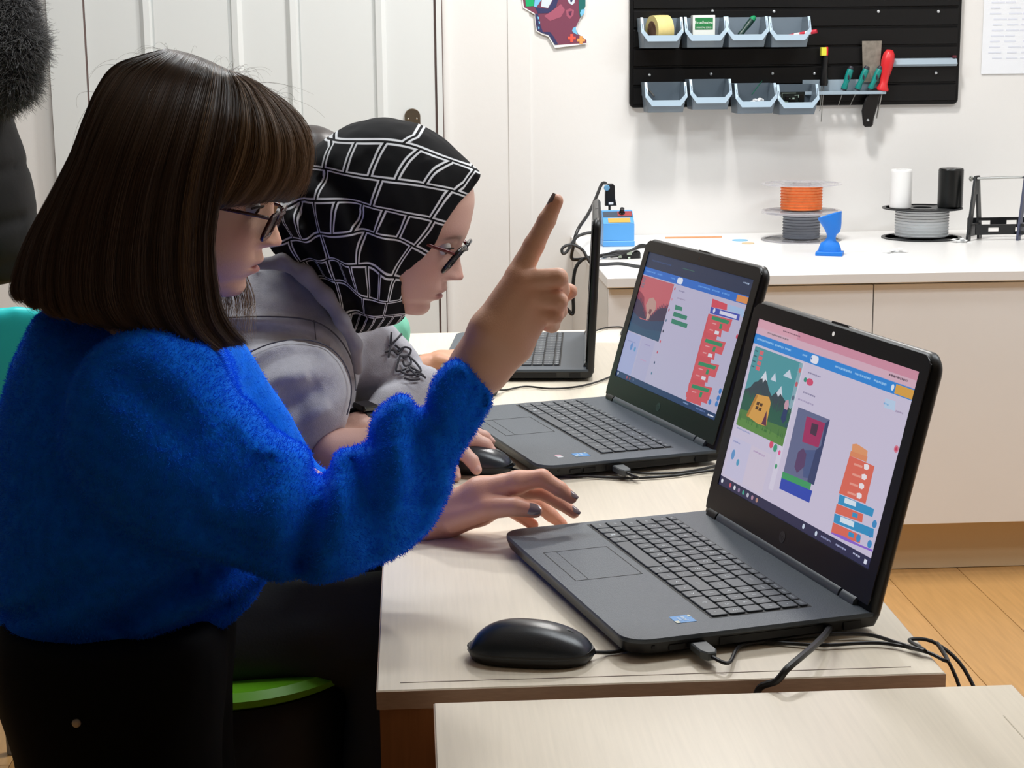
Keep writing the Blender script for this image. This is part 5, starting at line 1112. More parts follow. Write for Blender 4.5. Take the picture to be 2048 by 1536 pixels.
# trousers, rivet, shoes
def trou(P):
    f=None
    for F_,s in ((feetR,-.065),(feetL,.065)):
        l=limb(P,[HIP+[.005,s,-.0],HIP+[.005,s,-.22],HIP+[.01,s*1.1,-.42],F_+[0,0,.02]],[.108,.100,.070,.055],.03); f=l if f is None else smin(f,l,.03)
    f=smin(f,ell(P,HIP+[-.01,0,-.01],(.118,.145,.10)),.04); f=smax(f,P[:,2]-(HIP[2]+.045),.01); return f+.002*wnoise(P,30,8)
tv,tf=surf(trou,(-.62,1.45,.05),(-.02,2.05,.86),.008)
tr=npmesh('trousers',[(tv,tf)],mat('black_cloth','#060607',.85,spec=.15),p1)
q=A3(153,1446,1.58); 
# find surface near the rivet
dd=np.abs(tv[:,0]-q[0])+np.abs(tv[:,2]-q[2]); c_=tv[dd<.012]; yq=c_[:,1].min() if len(c_) else 1.6; q=A3(153,1446,yq-.001)
G().lathe([(.0045,0),(.0042,.0015),(.003,.0022),(.0001,.0018)],q-np.array(base1),(0,-1,0),16).obj('rivet',mat('rivet','#b5aea2',.35,.7),tr,smooth=True)
def shoe(P,F_): return smin(ell(P,F_+[.05,0,-.055],(.115,.042,.035)),ell(P,F_+[-.01,0,-.03],(.05,.040,.05)),.02)
for F_ in (feetR,feetL):
    v_,f_=surf(lambda P: smax(shoe(P,F_),-(P[:,2]-.002),.004),F_-[.12,.08,.11],F_+[.22,.08,.08],.006); npmesh('shoe',[(v_,f_)],mat('shoe_dark','#1a1a1c',.5),p1)
# ---------- hair ----------
HY=1.72
near=[ # (px points, depth offset towards the camera), front to back
 ([(468,152),(520,178),(572,216),(606,262),(613,315),(600,372),(582,405)],[0,-.004,-.010,-.018,-.022,-.024,-.022]),
 ([(466,151),(515,178),(560,222),(588,275),(592,330),(572,380),(545,405)],[0,-.018,-.034,-.046,-.050,-.050,-.046]),
 ([(462,149),(505,180),(538,228),(556,285),(552,345),(525,392),(488,412)],[0,-.03,-.054,-.068,-.072,-.072,-.068]),
 ([(458,146),(488,182),(508,235),(512,295),(498,350),(470,395),(440,418)],[0,-.04,-.066,-.080,-.084,-.084,-.082]),
 ([(455,144),(474,184),(478,240),(464,310),(450,360),(438,405)],[0,-.043,-.070,-.084,-.088,-.088]),
 ([(452,143),(468,185),(470,250),(452,330),(434,410),(424,470),(424,530),(434,600),(455,650),(492,690)],[0,-.045,-.074,-.087,-.090,-.090,-.089,-.087,-.084,-.078]),
 ([(440,138),(440,185),(430,260),(412,340),(398,430),(394,510),(398,590),(412,650),(450,696)],[0,-.05,-.08,-.093,-.097,-.098,-.097,-.094,-.088]),
 ([(415,126),(398,180),(375,260),(350,350),(335,440),(330,530),(340,610),(370,668),(415,700)],[0,-.052,-.084,-.098,-.103,-.105,-.104,-.100,-.094]),
 ([(385,115),(350,170),(318,260),(288,350),(268,440),(258,530),(262,600),(290,650),(330,675)],[0,-.052,-.086,-.100,-.107,-.110,-.109,-.106,-.102]),
 ([(360,108),(305,160),(262,250),(228,345),(202,440),(188,530),(190,600),(212,640),(250,655)],[0,-.048,-.082,-.098,-.106,-.110,-.110,-.107,-.104]),
 ([(345,105),(272,150),(222,235),(185,330),(150,425),(130,515),(128,585),(142,628),(170,640)],[0,-.040,-.070,-.086,-.096,-.102,-.104,-.102,-.100]),
 ([(335,104),(245,142),(198,215),(165,310),(120,410),(85,490),(72,560),(78,605),(100,622)],[0,-.024,-.046,-.058,-.068,-.076,-.080,-.080,-.078]),
 ([(330,104),(232,138),(190,205),(156,300),(108,398),(66,480),(42,550),(38,585),(50,600)],[0,-.008,-.014,-.018,-.022,-.026,-.028,-.028,-.028])]
NV=30
def guide(px,yo): 
    q=[(x,y,d) for (x,y),d in zip(px,yo)]; a,b=np.array(q[0]),np.array(q[1]); m_=a*.74+b*.26; m_[2]=a[2]+(b[2]-a[2])*.62; q=np.array([q[0],tuple(m_)]+q[1:]); s=spline(q,NV); return np.array([at(x,y,HY+d) for x,y,d in s])
GN=[guide(a,b) for a,b in near]
def mirror(g):
    # reflect in the head's mid plane, expressed at the same picture height
    c=g.copy(); c[:,1]=2*HY-c[:,1]; return c
GF=[mirror(g) for g in GN]
U_=np.array(GN+GF[::-1])      # near front -> back -> far front
nu=len(U_)
def gsample(u,shrink=0):
    i=min(int(u),nu-2); a=u-i; brk=(4,nu-6)
    if a>1e-6 and i in brk: return U_[i]
    i0=i if (i-1) in brk or i==0 else i-1; i3=i+1 if (i+1) in brk or i+2>nu-1 else i+2; p=.5*((2*U_[i])+(-U_[i0]+U_[i+1])*a+(2*U_[i0]-5*U_[i]+4*U_[i+1]-U_[i3])*a*a+(-U_[i0]+3*U_[i]-3*U_[i+1]+U_[i3])*a**3); return p
# solid under-layer, shrunk toward the head axis
hc0=hx(M1,(-.01,0,.02))
def shrink(S,k):
    cen=np.broadcast_to(hc0,S.shape).copy(); cen[...,2]=np.minimum(S[...,2],hc0[2]+.02); 
    d=S-cen; L_=np.linalg.norm(d,axis=-1,keepdims=True)+1e-9; return S-d/L_*k
def shell(u0,u1,NU):
    S_=np.array([gsample(u) for u in np.linspace(u0,u1,NU)]); So=shrink(S_,.004); Si=shrink(S_,.010)
    vv=np.concatenate([So.reshape(-1,3),Si.reshape(-1,3)]); n_=NU*NV; idx=np.arange(n_).reshape(NU,NV)
    q1_=np.stack([idx[:-1,:-1],idx[1:,:-1],idx[1:,1:],idx[:-1,1:]],-1).reshape(-1,4); q2_=q1_[:,::-1]+n_
    bd=[]
    for j in range(NV-1): bd.append((idx[0,j],idx[0,j+1],idx[0,j+1]+n_,idx[0,j]+n_)); bd.append((idx[-1,j+1],idx[-1,j],idx[-1,j]+n_,idx[-1,j+1]+n_))
    for i in range(NU-1): bd.append((idx[i,-1],idx[i+1,-1],idx[i+1,-1]+n_,idx[i,-1]+n_))
    return vv,np.concatenate([q1_,q2_,np.array(bd)])
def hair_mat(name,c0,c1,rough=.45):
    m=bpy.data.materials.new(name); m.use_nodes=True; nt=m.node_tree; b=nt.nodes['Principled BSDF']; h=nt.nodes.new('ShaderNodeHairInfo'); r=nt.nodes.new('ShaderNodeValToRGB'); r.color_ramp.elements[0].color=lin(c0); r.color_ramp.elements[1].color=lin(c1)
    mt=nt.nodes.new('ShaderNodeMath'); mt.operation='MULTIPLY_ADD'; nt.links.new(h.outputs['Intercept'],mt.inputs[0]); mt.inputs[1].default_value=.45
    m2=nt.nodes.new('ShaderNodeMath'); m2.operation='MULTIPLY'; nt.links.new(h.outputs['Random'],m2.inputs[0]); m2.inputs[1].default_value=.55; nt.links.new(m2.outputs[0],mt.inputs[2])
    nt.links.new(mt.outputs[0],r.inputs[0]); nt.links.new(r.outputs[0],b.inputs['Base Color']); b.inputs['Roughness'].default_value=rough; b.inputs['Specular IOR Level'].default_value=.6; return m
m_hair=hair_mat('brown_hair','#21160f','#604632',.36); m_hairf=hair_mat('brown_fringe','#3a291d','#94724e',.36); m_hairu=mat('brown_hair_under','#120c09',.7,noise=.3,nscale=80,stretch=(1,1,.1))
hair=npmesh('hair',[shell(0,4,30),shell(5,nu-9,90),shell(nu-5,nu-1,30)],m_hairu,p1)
def make_strands(n,u0,u1,seed,thick=.010,ends=.03,v0=0.0):
    g=np.random.default_rng(seed); out=[]
    us=g.uniform(u0,u1,n); cl=np.random.default_rng(seed+9).uniform(u0,u1,max(8,n//110))
    for u in us:
        c=cl[np.argmin(np.abs(cl-u))]; uu=u+(c-u)*.35
        a=gsample(u); b=gsample(uu); t=np.linspace(0,1,NV)[:,None]; p=a*(1-t)+b*t     # locks gather toward the ends
        e=1-g.uniform(0,ends)-abs(g.normal())*ends*.5; s=np.linspace(v0*g.random(),max(.5,e),14)*(NV-1); i=np.clip(s.astype(int),0,NV-2); w=(s-i)[:,None]; p=p[i]*(1-w)+p[i+1]*w
        cen=np.tile(hc0,(14,1)); cen[:,2]=np.minimum(p[:,2],hc0[2]+.02); d=p-cen; d/=np.linalg.norm(d,axis=1)[:,None]
        tt=np.linspace(0,1,14)[:,None]; dep=g.uniform(-.002,.6)**1*thick*.6; lo_=.006*math.sin(c*9.1)*tt*.6
        p=p-d*(dep-.003)+d*lo_+g.normal(size=3)*.0018*tt+g.normal(size=3)*.0012*np.sin(tt*6+g.uniform(0,6))*tt
        out.append(p)
    return np.array(out)
rr_=np.linspace(1,.35,14)*.00022
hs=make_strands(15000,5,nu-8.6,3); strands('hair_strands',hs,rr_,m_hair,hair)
hs=make_strands(4200,0,4,4,thick=.018,ends=.17); strands('fringe',hs,rr_*1.0,m_hairf,hair)
hs=make_strands(1400,nu-5,nu-1,5,thick=.014,ends=.10); strands('far_fringe',hs,rr_,m_hairf,hair)
hs=make_strands(900,5,6.6,14); strands('light_strands',hs,rr_,m_hairf,hair)
hs=make_strands(700,2.6,4,15,ends=.25); strands('dark_fringe_strands',hs,rr_,m_hair,hair)
# loose wisps in front of the neck and flyaways
g=np.random.default_rng(12); out=[]
for i in range(150):
    x0=g.uniform(440,500); e=g.uniform(610,700); pts=[(452+g.uniform(-6,10),440,HY+.03),(x0-10,540,HY+.02),(x0+g.uniform(0,12),600,HY),(x0+g.uniform(-5,16),e,HY-.03)]; out.append(spline([at(*p) for p in pts],14))
strands('loose_wisps',np.array(out),np.linspace(1,.3,14)*.00028,m_hairf,hair)
out=[]
for i in range(90):
    u=g.uniform(0,nu-1); b=gsample(u); k=g.integers(0,12); p=b[k]; d=p-hc0; d/=np.linalg.norm(d); t=(b[k+1]-b[k]); t/=np.linalg.norm(t)+1e-9; L_=g.uniform(.02,.06); s=np.linspace(0,1,14)[:,None]; out.append(p+t*s*L_+d*(.014*np.sin(s*2.6)+.002)*g.uniform(.3,1)+g.normal(size=3)*.006*s)
strands('flyaways',np.array(out),np.linspace(1,.4,14)*.00013,m_hair,hair)
# ================= person 2: patterned headscarf, grey hoodie =================
base2=(-.36,2.33,0.0)
p2=empty('person',base2,label='person in a black and white patterned headscarf, glasses and a grey hoodie',cat='person')
sk2=L3('#e2b5a4'); lip2=L3('#a8605c'); Y2=2.30
M2=head_matrix((927,553),(855,622),Y2,1.0,-.10)
sF=np.linalg.norm(at(927,553,Y2)-at(855,622,Y2))/math.hypot(.03,.0623); M2=head_matrix((927,553),(853,626),Y2,sF*1.02,-.16)
hv,hf,hc=head_mesh(M2,sk2,lip2,L3('#7a5a48'))
w2=(spans([(668,903,2.15),(760,897,2.15),(850,893,2.155),(872,893,2.16)]),[.030,.027,.021,.021])
pal=[(spans([(872,890,2.168),(915,872,2.195)]),[.019,.012]),(spans([(872,893,2.16),(908,885,2.172)]),[.019,.0115]),(spans([(872,897,2.152),(900,900,2.15)]),[.018,.011]),(spans([(872,900,2.145),(888,913,2.135)]),[.017,.0105])]
fg=[(spans([(915,872,2.195),(950,868,2.205),(968,874,2.205),(980,884,2.205)]),[.0115,.0095,.0085,.007]),
    (spans([(908,885,2.172),(948,880,2.178),(970,890,2.176),(982,903,2.174)]),[.012,.0105,.0095,.008]),
    (spans([(900,900,2.15),(926,905,2.145),(944,922,2.138),(953,939,2.134)]),[.0115,.0100,.0090,.0075]),
    (spans([(888,913,2.135),(897,925,2.128),(906,940,2.122),(912,953,2.118)]),[.0105,.0092,.0082,.007]),
    (spans([(870,880,2.175),(900,868,2.215),(930,866,2.235)]),[.014,.011,.009])]
lo,hi=bounds(*[c[0] for c in fg],w2[0],m=.045); gv,gf=surf(lambda P: hand(P,w2,fg,pal),lo,hi,.0022); gv=relax(gv,gf,2)
# far wrist and hand
w3=(spans([(800,845,2.34),(715,858,2.27),(690,880,2.25)]),[.026,.021,.018])
lo,hi=bounds(w3[0],m=.05)
fl3=[(spans([(690,880,2.25),(665,905,2.235),(655,925,2.23)]),[.016,.011,.008]),(spans([(700,885,2.24),(690,915,2.22),(680,930,2.215)]),[.015,.010,.008]),(spans([(705,885,2.23),(710,915,2.205),(705,932,2.2)]),[.014,.010,.008]),(spans([(712,882,2.225),(728,908,2.20),(728,925,2.195)]),[.013,.009,.007])]
kv,kf=surf(lambda P: hand(P,w3,fl3,[]),lo,hi,.003)
nk2=hx(M2,(-.03,0,-.05)); nb2=A3(600,710,2.35); hip2=A3(180,1180,2.30)
SR,SL=A3(545,760,2.24),A3(700,700,2.44)
def inner2(P):
    f=limb(P,[nk2,nb2],[.045,.045]); f=smin(f,limb(P,[nb2,A3(420,900,2.33),hip2],[.05,.075,.09],.03),.03); f=smin(f,limb(P,[SR,w2[0][0]],[.026,.027]),.015); f=smin(f,limb(P,[SL,A3(820,790,2.38),w3[0][0]],[.036,.03,.026]),.015); f=smin(f,limb(P,[nb2,SL],[.04,.03]),.02)
    for s in (-.085,.085): f=smin(f,limb(P,[hip2+[0,s,-.03],hip2+[.40,s*1.1,-.02],hip2+[.36,s*1.1,-.40]],[.06,.03,.02],.02),.02)
    return f
lo,hi=np.array([-.85,2.05,.1]),np.array([.12,2.6,1.35]); i2,j2=surf(inner2,lo,hi,.011)
kt=[(c[0][0],.012) for c in fg[:4]]+[(c[0][-1],.012) for c in fg]
body2=npmesh('body',[(hv,hf),(gv,gf),(kv,kf),(i2,j2)],m_skin,p2,cols=np.concatenate([hc,skincol(gv,sk2,3,kt),skincol(kv,sk2*.95,4),skincol(i2,sk2)]))
for c,r in zip(fg[:4],(.007,.0075,.007,.0066)): nail(c[0][-1],c[0][-2],np.array([.1,-.5,.85]),r,mat('bare_nail','#e3b5a8',.3),p2,.010,.0048)
eyes(M2,p2,'#4a3a30')
glasses(M2,p2,mat('glasses_black','#101013',.2),mat('clear_lens','#dfe6ea',.03,alpha=.22,spec=.8),zo=-.002,xo=-.006,thick=.0028,pant=.34,tm=mat('temple_red','#5c1016',.25))
# headscarf
scf=Pillow([(958,350),(936,333),(905,303),(872,275),(835,252),(795,239),(750,236),(705,247),(660,270),(622,300),(590,350),(562,400),(540,440),(535,478),(560,515),(602,540),(640,590),(668,632),(712,664),(750,652),(790,645),(812,626),(818,595),(822,560),(846,520),(880,470),(915,410),(945,378)],Y2,.118,.0035,
   strokes=[([(600,380),(650,470),(700,560),(730,640)],.011,.020),([(560,440),(620,500),(680,580),(720,650)],.010,.016),([(720,400),(735,460),(745,520),(740,600)],.012,.014),([(640,340),(700,380),(730,430)],.014,.011),([(780,420),(800,480),(795,560)],.012,.010),([(660,560),(700,620),(740,650)],.010,-.012),([(690,500),(715,560),(745,620)],.009,-.010),([(850,300),(880,380),(870,450)],.014,-.004),([(600,430),(655,520),(700,600)],.008,-.006)])
face_cut=[(at(x,y,Y2)[0],at(x,y,Y2)[2]) for x,y in [(990,330),(957,356),(940,378),(914,402),(886,440),(869,480),(838,520),(818,556),(813,590),(812,640),(800,700)]]
MI=np.linalg.inv(M2)
def fc(P):
    X,Z=P[:,0],P[:,2]; d=np.full(len(P),9.); n=len(face_cut)
    xs=np.array([p[0] for p in face_cut]); zs=np.array([p[1] for p in face_cut]); 
    for i in range(n-1): d=np.minimum(d,seg2(X,Z,face_cut[i],face_cut[i+1]))
    xe=np.interp(Z,zs[::-1],xs[::-1]); return np.where(X>xe,d,-d)
def scarf(P):
    f=scf(P); 
    L_=(P@MI[:3,:3].T)+MI[:3,3]                       # head space
    hd=ell(L_,(-.006,0,.026),(.112,.088,.108)); f=smin(f,hd*np.linalg.norm(M2[:3,0]),.02)
    yo=(P[:,1]-Y2); cut=fc(P)-.55*np.clip(np.abs(yo)-.06,-.06,0)*0
    f=smax(f,cut+ .0*yo,.004)
    # hollow where the face comes out
    inn=ell(L_,(.012,0,-.005),(.090,.0735,.115))*np.linalg.norm(M2[:3,0]); f=smax(f,-np.maximum(inn,-(fc(P)+.018)),.004)
    return f+.0022*wnoise(P,45,11)+.0010*wnoise(P,120,12)
lo,hi=at(520,680,Y2)-[.04,.16,.03],at(975,215,Y2)+[.03,.17,.03]; lo,hi=np.minimum(lo,hi),np.maximum(lo,hi)
cv,cf=surf(scarf,lo,hi,.0030,1.3); cv=relax(cv,cf,1)
# cloth coordinates: rows sweep over the crown like the printed rows
c0=at(700,770,Y2); q=cv-c0; ang=np.arctan2(q[:,2],-q[:,0]); rad=np.hypot(q[:,0],q[:,2]); low=np.clip(1-(q[:,2]-.08)/.16,0,1)+.25
warp=.011*np.sin(q[:,0]*33+2*np.sin(q[:,2]*23))+.009*np.sin(q[:,2]*41+1.7*np.sin(q[:,0]*19)); w2_=.012*np.sin(q[:,2]*37+q[:,0]*22)
dy=np.abs(q[:,1]); uv=np.stack([ang*.30+w2_*low+.16*rad*np.sin(ang*2.2)+.35*np.clip(dy-.05,0,1),np.hypot(rad,dy*.6)+warp*low],1)
m=bpy.data.materials.new('scarf_print'); m.use_nodes=True; nt=m.node_tree; b=nt.nodes['Principled BSDF']; b.inputs['Roughness'].default_value=.85; b.inputs['Specular IOR Level'].default_value=.2
uvn=nt.nodes.new('ShaderNodeUVMap'); uvn.uv_map='UVMap'
def brick(ms):
    k=nt.nodes.new('ShaderNodeTexBrick'); k.offset=.42; k.squash=.42; k.squash_frequency=2; nt.links.new(uvn.outputs[0],k.inputs['Vector']); k.inputs['Scale'].default_value=1
    k.inputs['Brick Width'].default_value=.064; k.inputs['Row Height'].default_value=.038; k.inputs['Mortar Size'].default_value=ms; k.inputs['Mortar Smooth'].default_value=.25; return k
k1,k2=brick(.0036),brick(.0013); s1=nt.nodes.new('ShaderNodeMath'); s1.operation='SUBTRACT'; nt.links.new(k1.outputs['Fac'],s1.inputs[0]); nt.links.new(k2.outputs['Fac'],s1.inputs[1]); s1.use_clamp=True
mx=nt.nodes.new('ShaderNodeMix'); mx.data_type='RGBA'; nt.links.new(s1.outputs[0],mx.inputs[0]); mx.inputs[6].default_value=lin('#0b0b0e'); mx.inputs[7].default_value=lin('#e4e6ea'); nt.links.new(mx.outputs[2],b.inputs['Base Color'])
scarf_o=npmesh('headscarf',[(cv,cf)],m,p2,uv=uv)
# hoodie
ht=Pillow([(430,600),(480,545),(540,520),(590,528),(630,555),(668,595),(700,640),(716,690),(719,750),(706,805),(690,840),(640,930),(560,1010),(420,1110),(280,1190),(180,1190),(120,1120),(140,980),(210,840),(310,710)],2.34,.165,.006,
   strokes=[([(450,612),(560,618),(640,640),(690,700)],.008,-.007),([(450,630),(560,634),(630,652),(690,720),(705,780)],.006,.008),([(520,560),(600,575),(660,620)],.012,.004)])
ha=Pillow([(420,790),(450,740),(500,702),(560,682),(620,682),(660,700),(690,738),(702,780),(700,820),(684,862),(664,892),(640,915),(600,945),(520,960),(450,910),(415,850)],2.175,.064,.004,
   strokes=[([(470,760),(540,715),(600,700),(650,712)],.011,.009),([(480,790),(560,745),(630,730)],.012,-.009),([(500,830),(580,790),(650,760)],.011,.012),([(520,870),(600,830),(670,790)],.012,-.008),([(560,760),(600,800),(600,860)],.014,.008)])
hl=Pillow([(690,690),(715,655),(745,638),(775,650),(800,680),(820,706),(846,740),(862,765),(858,795),(825,812),(770,812),(715,800),(690,760)],2.42,.052,.0035,
   strokes=[([(740,700),(780,690),(815,720)],.008,.011),([(730,740),(790,735),(850,765)],.008,-.006),([(720,770),(780,765),(840,785)],.007,.012),([(760,660),(770,700),(760,740)],.010,.005)])
def hoodie(P):
    f=smin(ht(P),ha(P),.03); f=smin(f,hl(P),.02); f=smin(f,limb(P,spans([(700,700,2.43),(760,740,2.42)]),[.055,.05]),.03)
    f=smin(f,limb(P,spans([(838,785,2.385),(790,822,2.345),(752,848,2.315)]),[.040,.036,.029],.01),.012)
    f=smax(f,-cap(P,A3(668,905,2.15),A3(715,900,2.14),.029,.036),.006); f=smax(f,-cap(P,A3(760,850,2.315),A3(700,862,2.28),.025,.028),.004)
    # keep clear of the headscarf and of the desk
    f=smax(f,-(scf(P)-.002),.006)
    return f+.0025*wnoise(P,38,21)+.0010*wnoise(P,110,22)
yv,yf=surf(hoodie,(-.86,2.04,.42),(.10,2.56,1.12),.0042,1.3); yv=relax(yv,yf,1)
m_hood=mat('grey_jersey','#b3b2b9',.9,noise=.05,nscale=140,bump=.35,bscale=700,sheen=.2)
ho=npmesh('hoodie',[(yv,yf)],m_hood,p2)
# hood lining roll round the neck, seams
def roll(P): return limb(P,spans([(520,528,2.26),(565,524,2.24),(610,548,2.225),(650,592,2.215),(685,642,2.21),(711,690,2.22),(716,740,2.24)]),[.008,.010,.0105,.010,.009,.008,.006],.01)+.001*wnoise(P,70,3)
rv2,rf2=surf(roll,at(500,760,2.2)-[.03,.06,.03],at(735,500,2.2)+[.03,.1,.04],.003); npmesh('hood_roll',[(rv2,rf2)],mat('grey_lining','#8d8a90',.9,noise=.05,nscale=140),ho)
def seam(name,px,Yh,m_,par,r=.0011,verts=None,dy=-.0008):
    "thin stitched line laid on the visible surface of a cloth mesh"
    out=[]
    for x,y in spline(px,26):
        d=at(x,y,Yh); ray=(d-_C)/np.linalg.norm(d-_C); k=verts-_C; t=k@ray; e=np.linalg.norm(k-t[:,None]*ray,axis=1); c=t[e<.008]
        if len(c): out.append(_C+ray*(np.sort(c)[:3].mean()-.0012))
    if len(out)>3:
        o=np.array(out); o2=o.copy(); o2[1:-1]=(o[:-2]+o[1:-1]+o[2:])/3; g=G(); g.tube(o2-woff(par),r,6); return g.obj(name,m_,par,smooth=True)
m_seam=mat('seam_grey','#55535a',.9)
seam('armhole_seam',[(452,742),(500,704),(560,682),(620,680),(668,700),(698,745),(703,790),(694,830)],2.12,m_seam,ho,.0010,yv)
seam('yoke_seam',[(455,635),(540,633),(620,640),(670,668),(704,720),(712,780)],2.2,m_seam,ho,.0011,yv)
seam('shoulder_seam',[(628,640),(630,660),(632,680)],2.2,m_seam,ho,.0006,yv); 
# script print on the far sleeve: looping strokes
m_ink=mat('print_charcoal','#3c3b42',.8)
for px in ([(783,665),(781,690),(777,715)],[(778,692),(790,682),(803,668)],[(770,705),(785,700),(796,708),(806,697)],[(796,702),(810,694),(822,700),(815,712),(800,712)],[(800,712),(796,725),(793,742),(812,738)],[(806,716),(818,712),(822,726),(810,732),(806,722)],[(822,716),(834,728),(842,742),(826,744),(818,734)],[(800,742),(818,750),(838,748),(852,756)],[(808,756),(824,760),(840,758)],[(820,734),(832,740),(848,752)],[(790,690),(800,698)],[(812,744),(822,740),(834,752),(842,748)]):
    seam('sleeve_print',px,2.38,m_ink,ho,.0016,yv)
# watch on the far wrist
wc=A3(722,852,2.285); wd=w3[0][1]-w3[0][0]; wd/=np.linalg.norm(wd); off=np.array(base2)
g=G(); g.lathe([(.0235,-.009),(.0265,-.009),(.0265,.009),(.0235,.009),(.0235,-.009)],wc-off,wd,32); wt=g.obj('watch_strap',mat('watch_black','#0c0c0e',.35),p2,smooth=True,angle=40)
g=G(); up_=np.array([0,-.35,.94]); up_=up_-wd*np.dot(up_,wd); up_/=np.linalg.norm(up_); g.prism(rrect(-.016,.016,-.012,.012,.004,4),wc-off+up_*.025,wd,np.cross(up_,wd),up_,.008,b=.002); g.obj('watch_case',mat('watch_face','#08080a',.12),wt,smooth=True,angle=40)
# trousers and shoes
def tro2(P):
    f=ell(P,hip2+[-.01,0,-.02],(.14,.17,.12))
    for s in (-.095,.095): f=smin(f,limb(P,[hip2+[.02,s,-.035],hip2+[.43,s*1.05,-.03],hip2+[.40,s*1.05,-.40]],[.092,.072,.055],.02),.03)
    return f+.0045*wnoise(P,26,31)+.003*wnoise(P*[1,1,1.6],60,32)
uv_,uf_=surf(tro2,(-.80,2.0,.08),(.10,2.6,.72),.008); npmesh('trousers',[(uv_,uf_)],mat('charcoal_cloth','#3d4244',.75,spec=.3,bump=.2,bscale=300),p2)
for s in (-.1,.1):
    F_=hip2+[.40,s,-.44]; F_[2]=.09
    v_,f_=surf(lambda P: smax(shoe(P,F_),-(P[:,2]-.002),.004),F_-[.12,.08,.11],F_+[.22,.08,.08],.007); npmesh('shoe',[(v_,f_)],mat('shoe_dark','#1a1a1c'),p2)
# lime stool under person 2
zs=hip2[2]-.075; st_=empty('stool',(-.265,2.27,0),label='black drum stool with a lime green seat under the person in the headscarf',cat='stool')
g=G(); g.lathe([(.0001,zs-.030),(.17,zs-.030),(.186,zs-.022),(.190,zs-.012),(.180,zs-.003),(.0001,zs)],n=48); g.obj('seat',mat('lime_plastic','#7fd32a',.4),st_,smooth=True,angle=40)
g=G(); g.lathe([(.0001,.001),(.178,.001),(.182,.01),(.182,zs-.045),(.176,zs-.030),(.0001,zs-.0295)],n=48); g.obj('drum',mat('drum_black','#0f1012',.6),st_,smooth=True,angle=40)
# ================= person 3, behind: mint top =================
base3=(-.36,2.98,0.0)
p3=empty('person',base3,label='person in a mint top mostly hidden behind the headscarf, hand by the farthest laptop',cat='person')
sk3=L3('#dba98f'); M3=head_matrix((735,440),(690,505),3.0,1.0,-.05); hc3=A3(628,385,3.0); M3[:3,3]=hc3-M3[:3,:3]@np.array([0,0,.01]); s3=.93; M3[:3,:3]*=s3
hv,hf,hc=head_mesh(M3,sk3,L3('#b0605c'))
w4=(spans([(800,752,2.86),(850,735,2.88),(880,725,2.89)]),[.027,.021,.020])
p4_=[(spans([(880,722,2.895),(930,708,2.905)]),[.017,.011]),(spans([(880,725,2.885),(935,712,2.89)]),[.017,.011]),(spans([(880,728,2.875),(930,720,2.87)]),[.016,.0105])]
f4=[(spans([(930,708,2.905),(965,706,2.91),(990,718,2.91)]),[.011,.009,.007]),(spans([(935,712,2.89),(970,712,2.89),(995,726,2.89)]),[.011,.009,.007]),(spans([(930,718,2.872),(962,720,2.87),(985,735,2.868)]),[.0105,.0085,.007]),(spans([(925,722,2.862),(950,728,2.855),(968,742,2.85)]),[.0095,.008,.0065]),(spans([(880,722,2.87),(915,730,2.84),(938,738,2.83)]),[.013,.010,.008])]
lo,hi=bounds(*[c[0] for c in f4],w4[0],m=.04); gv,gf=surf(lambda P: hand(P,w4,f4,p4_),lo,hi,.003); gv=relax(gv,gf,1)
nb3=A3(640,620,3.0); hip3=np.array([-.42,3.02,.52])
def inner3(P):
    f=limb(P,[hx(M3,(-.03,0,-.05)),nb3],[.045,.05]); f=smin(f,limb(P,[nb3,hip3],[.07,.09]),.03); f=smin(f,limb(P,[nb3+[0,-.1,-.03],A3(740,790,2.86),w4[0][0]],[.04,.034,.027]),.02)
    for s in (-.085,.085): f=smin(f,limb(P,[hip3+[0,s,-.0],hip3+[.36,s,0],hip3+[.34,s,-.42]],[.07,.05,.035]),.02)
    return f
i3,j3=surf(inner3,(-.62,2.7,.04),(.1,3.3,1.4),.014)
npmesh('body',[(hv,hf),(gv,gf),(i3,j3)],m_skin,p3,cols=np.concatenate([hc,skincol(gv,sk3*np.array([1,.9,.82]),5),skincol(i3,sk3)]))
eyes(M3,p3,'#4a3a30')
mt_=Pillow([(600,560),(690,556),(750,590),(795,622),(818,640),(824,668),(818,700),(812,722),(780,770),(735,850),(650,920),(560,900),(520,760),(540,620)],3.0,.125,.007,strokes=[([(770,620),(800,660),(808,700)],.010,.006)])
def top3(P):
    f=smin(mt_(P),limb(P,[nb3+[.0,-.1,-.04],A3(735,792,2.86),A3(788,760,2.86)],[.055,.050,.036]),.02); return smin(f,limb(P,[nb3+[-.02,0,-.12],hip3],[.12,.13]),.04)+.003*wnoise(P,35,41)
v_,f_=surf(top3,(-.65,2.75,.38),(.02,3.2,1.12),.007); npmesh('top',[(v_,f_)],mat('mint_cloth','#7fcdb0',.85,sheen=.2),p3)
v_,f_=surf(lambda P: smin(limb(P,[hip3+[0,-.09,0],hip3+[.38,-.09,0],hip3+[.36,-.09,-.40]],[.095,.07,.055],.02),limb(P,[hip3+[0,.09,0],hip3+[.38,.09,0],hip3+[.36,.09,-.40]],[.095,.07,.055],.02),.04),(-.60,2.75,.06),(.12,3.3,.70),.012); npmesh('trousers',[(v_,f_)],mat('denim_dark','#27303c',.8),p3)
hh=lambda P: smax(ell((P@np.linalg.inv(M3[:3,:3]).T)-np.linalg.inv(M3[:3,:3])@M3[:3,3],(-.012,0,.03),(.104,.088,.104))*s3,-( (P@np.linalg.inv(M3[:3,:3]).T-np.linalg.inv(M3[:3,:3])@M3[:3,3])[:,2]*-1+(-.02))*0-9,.001)
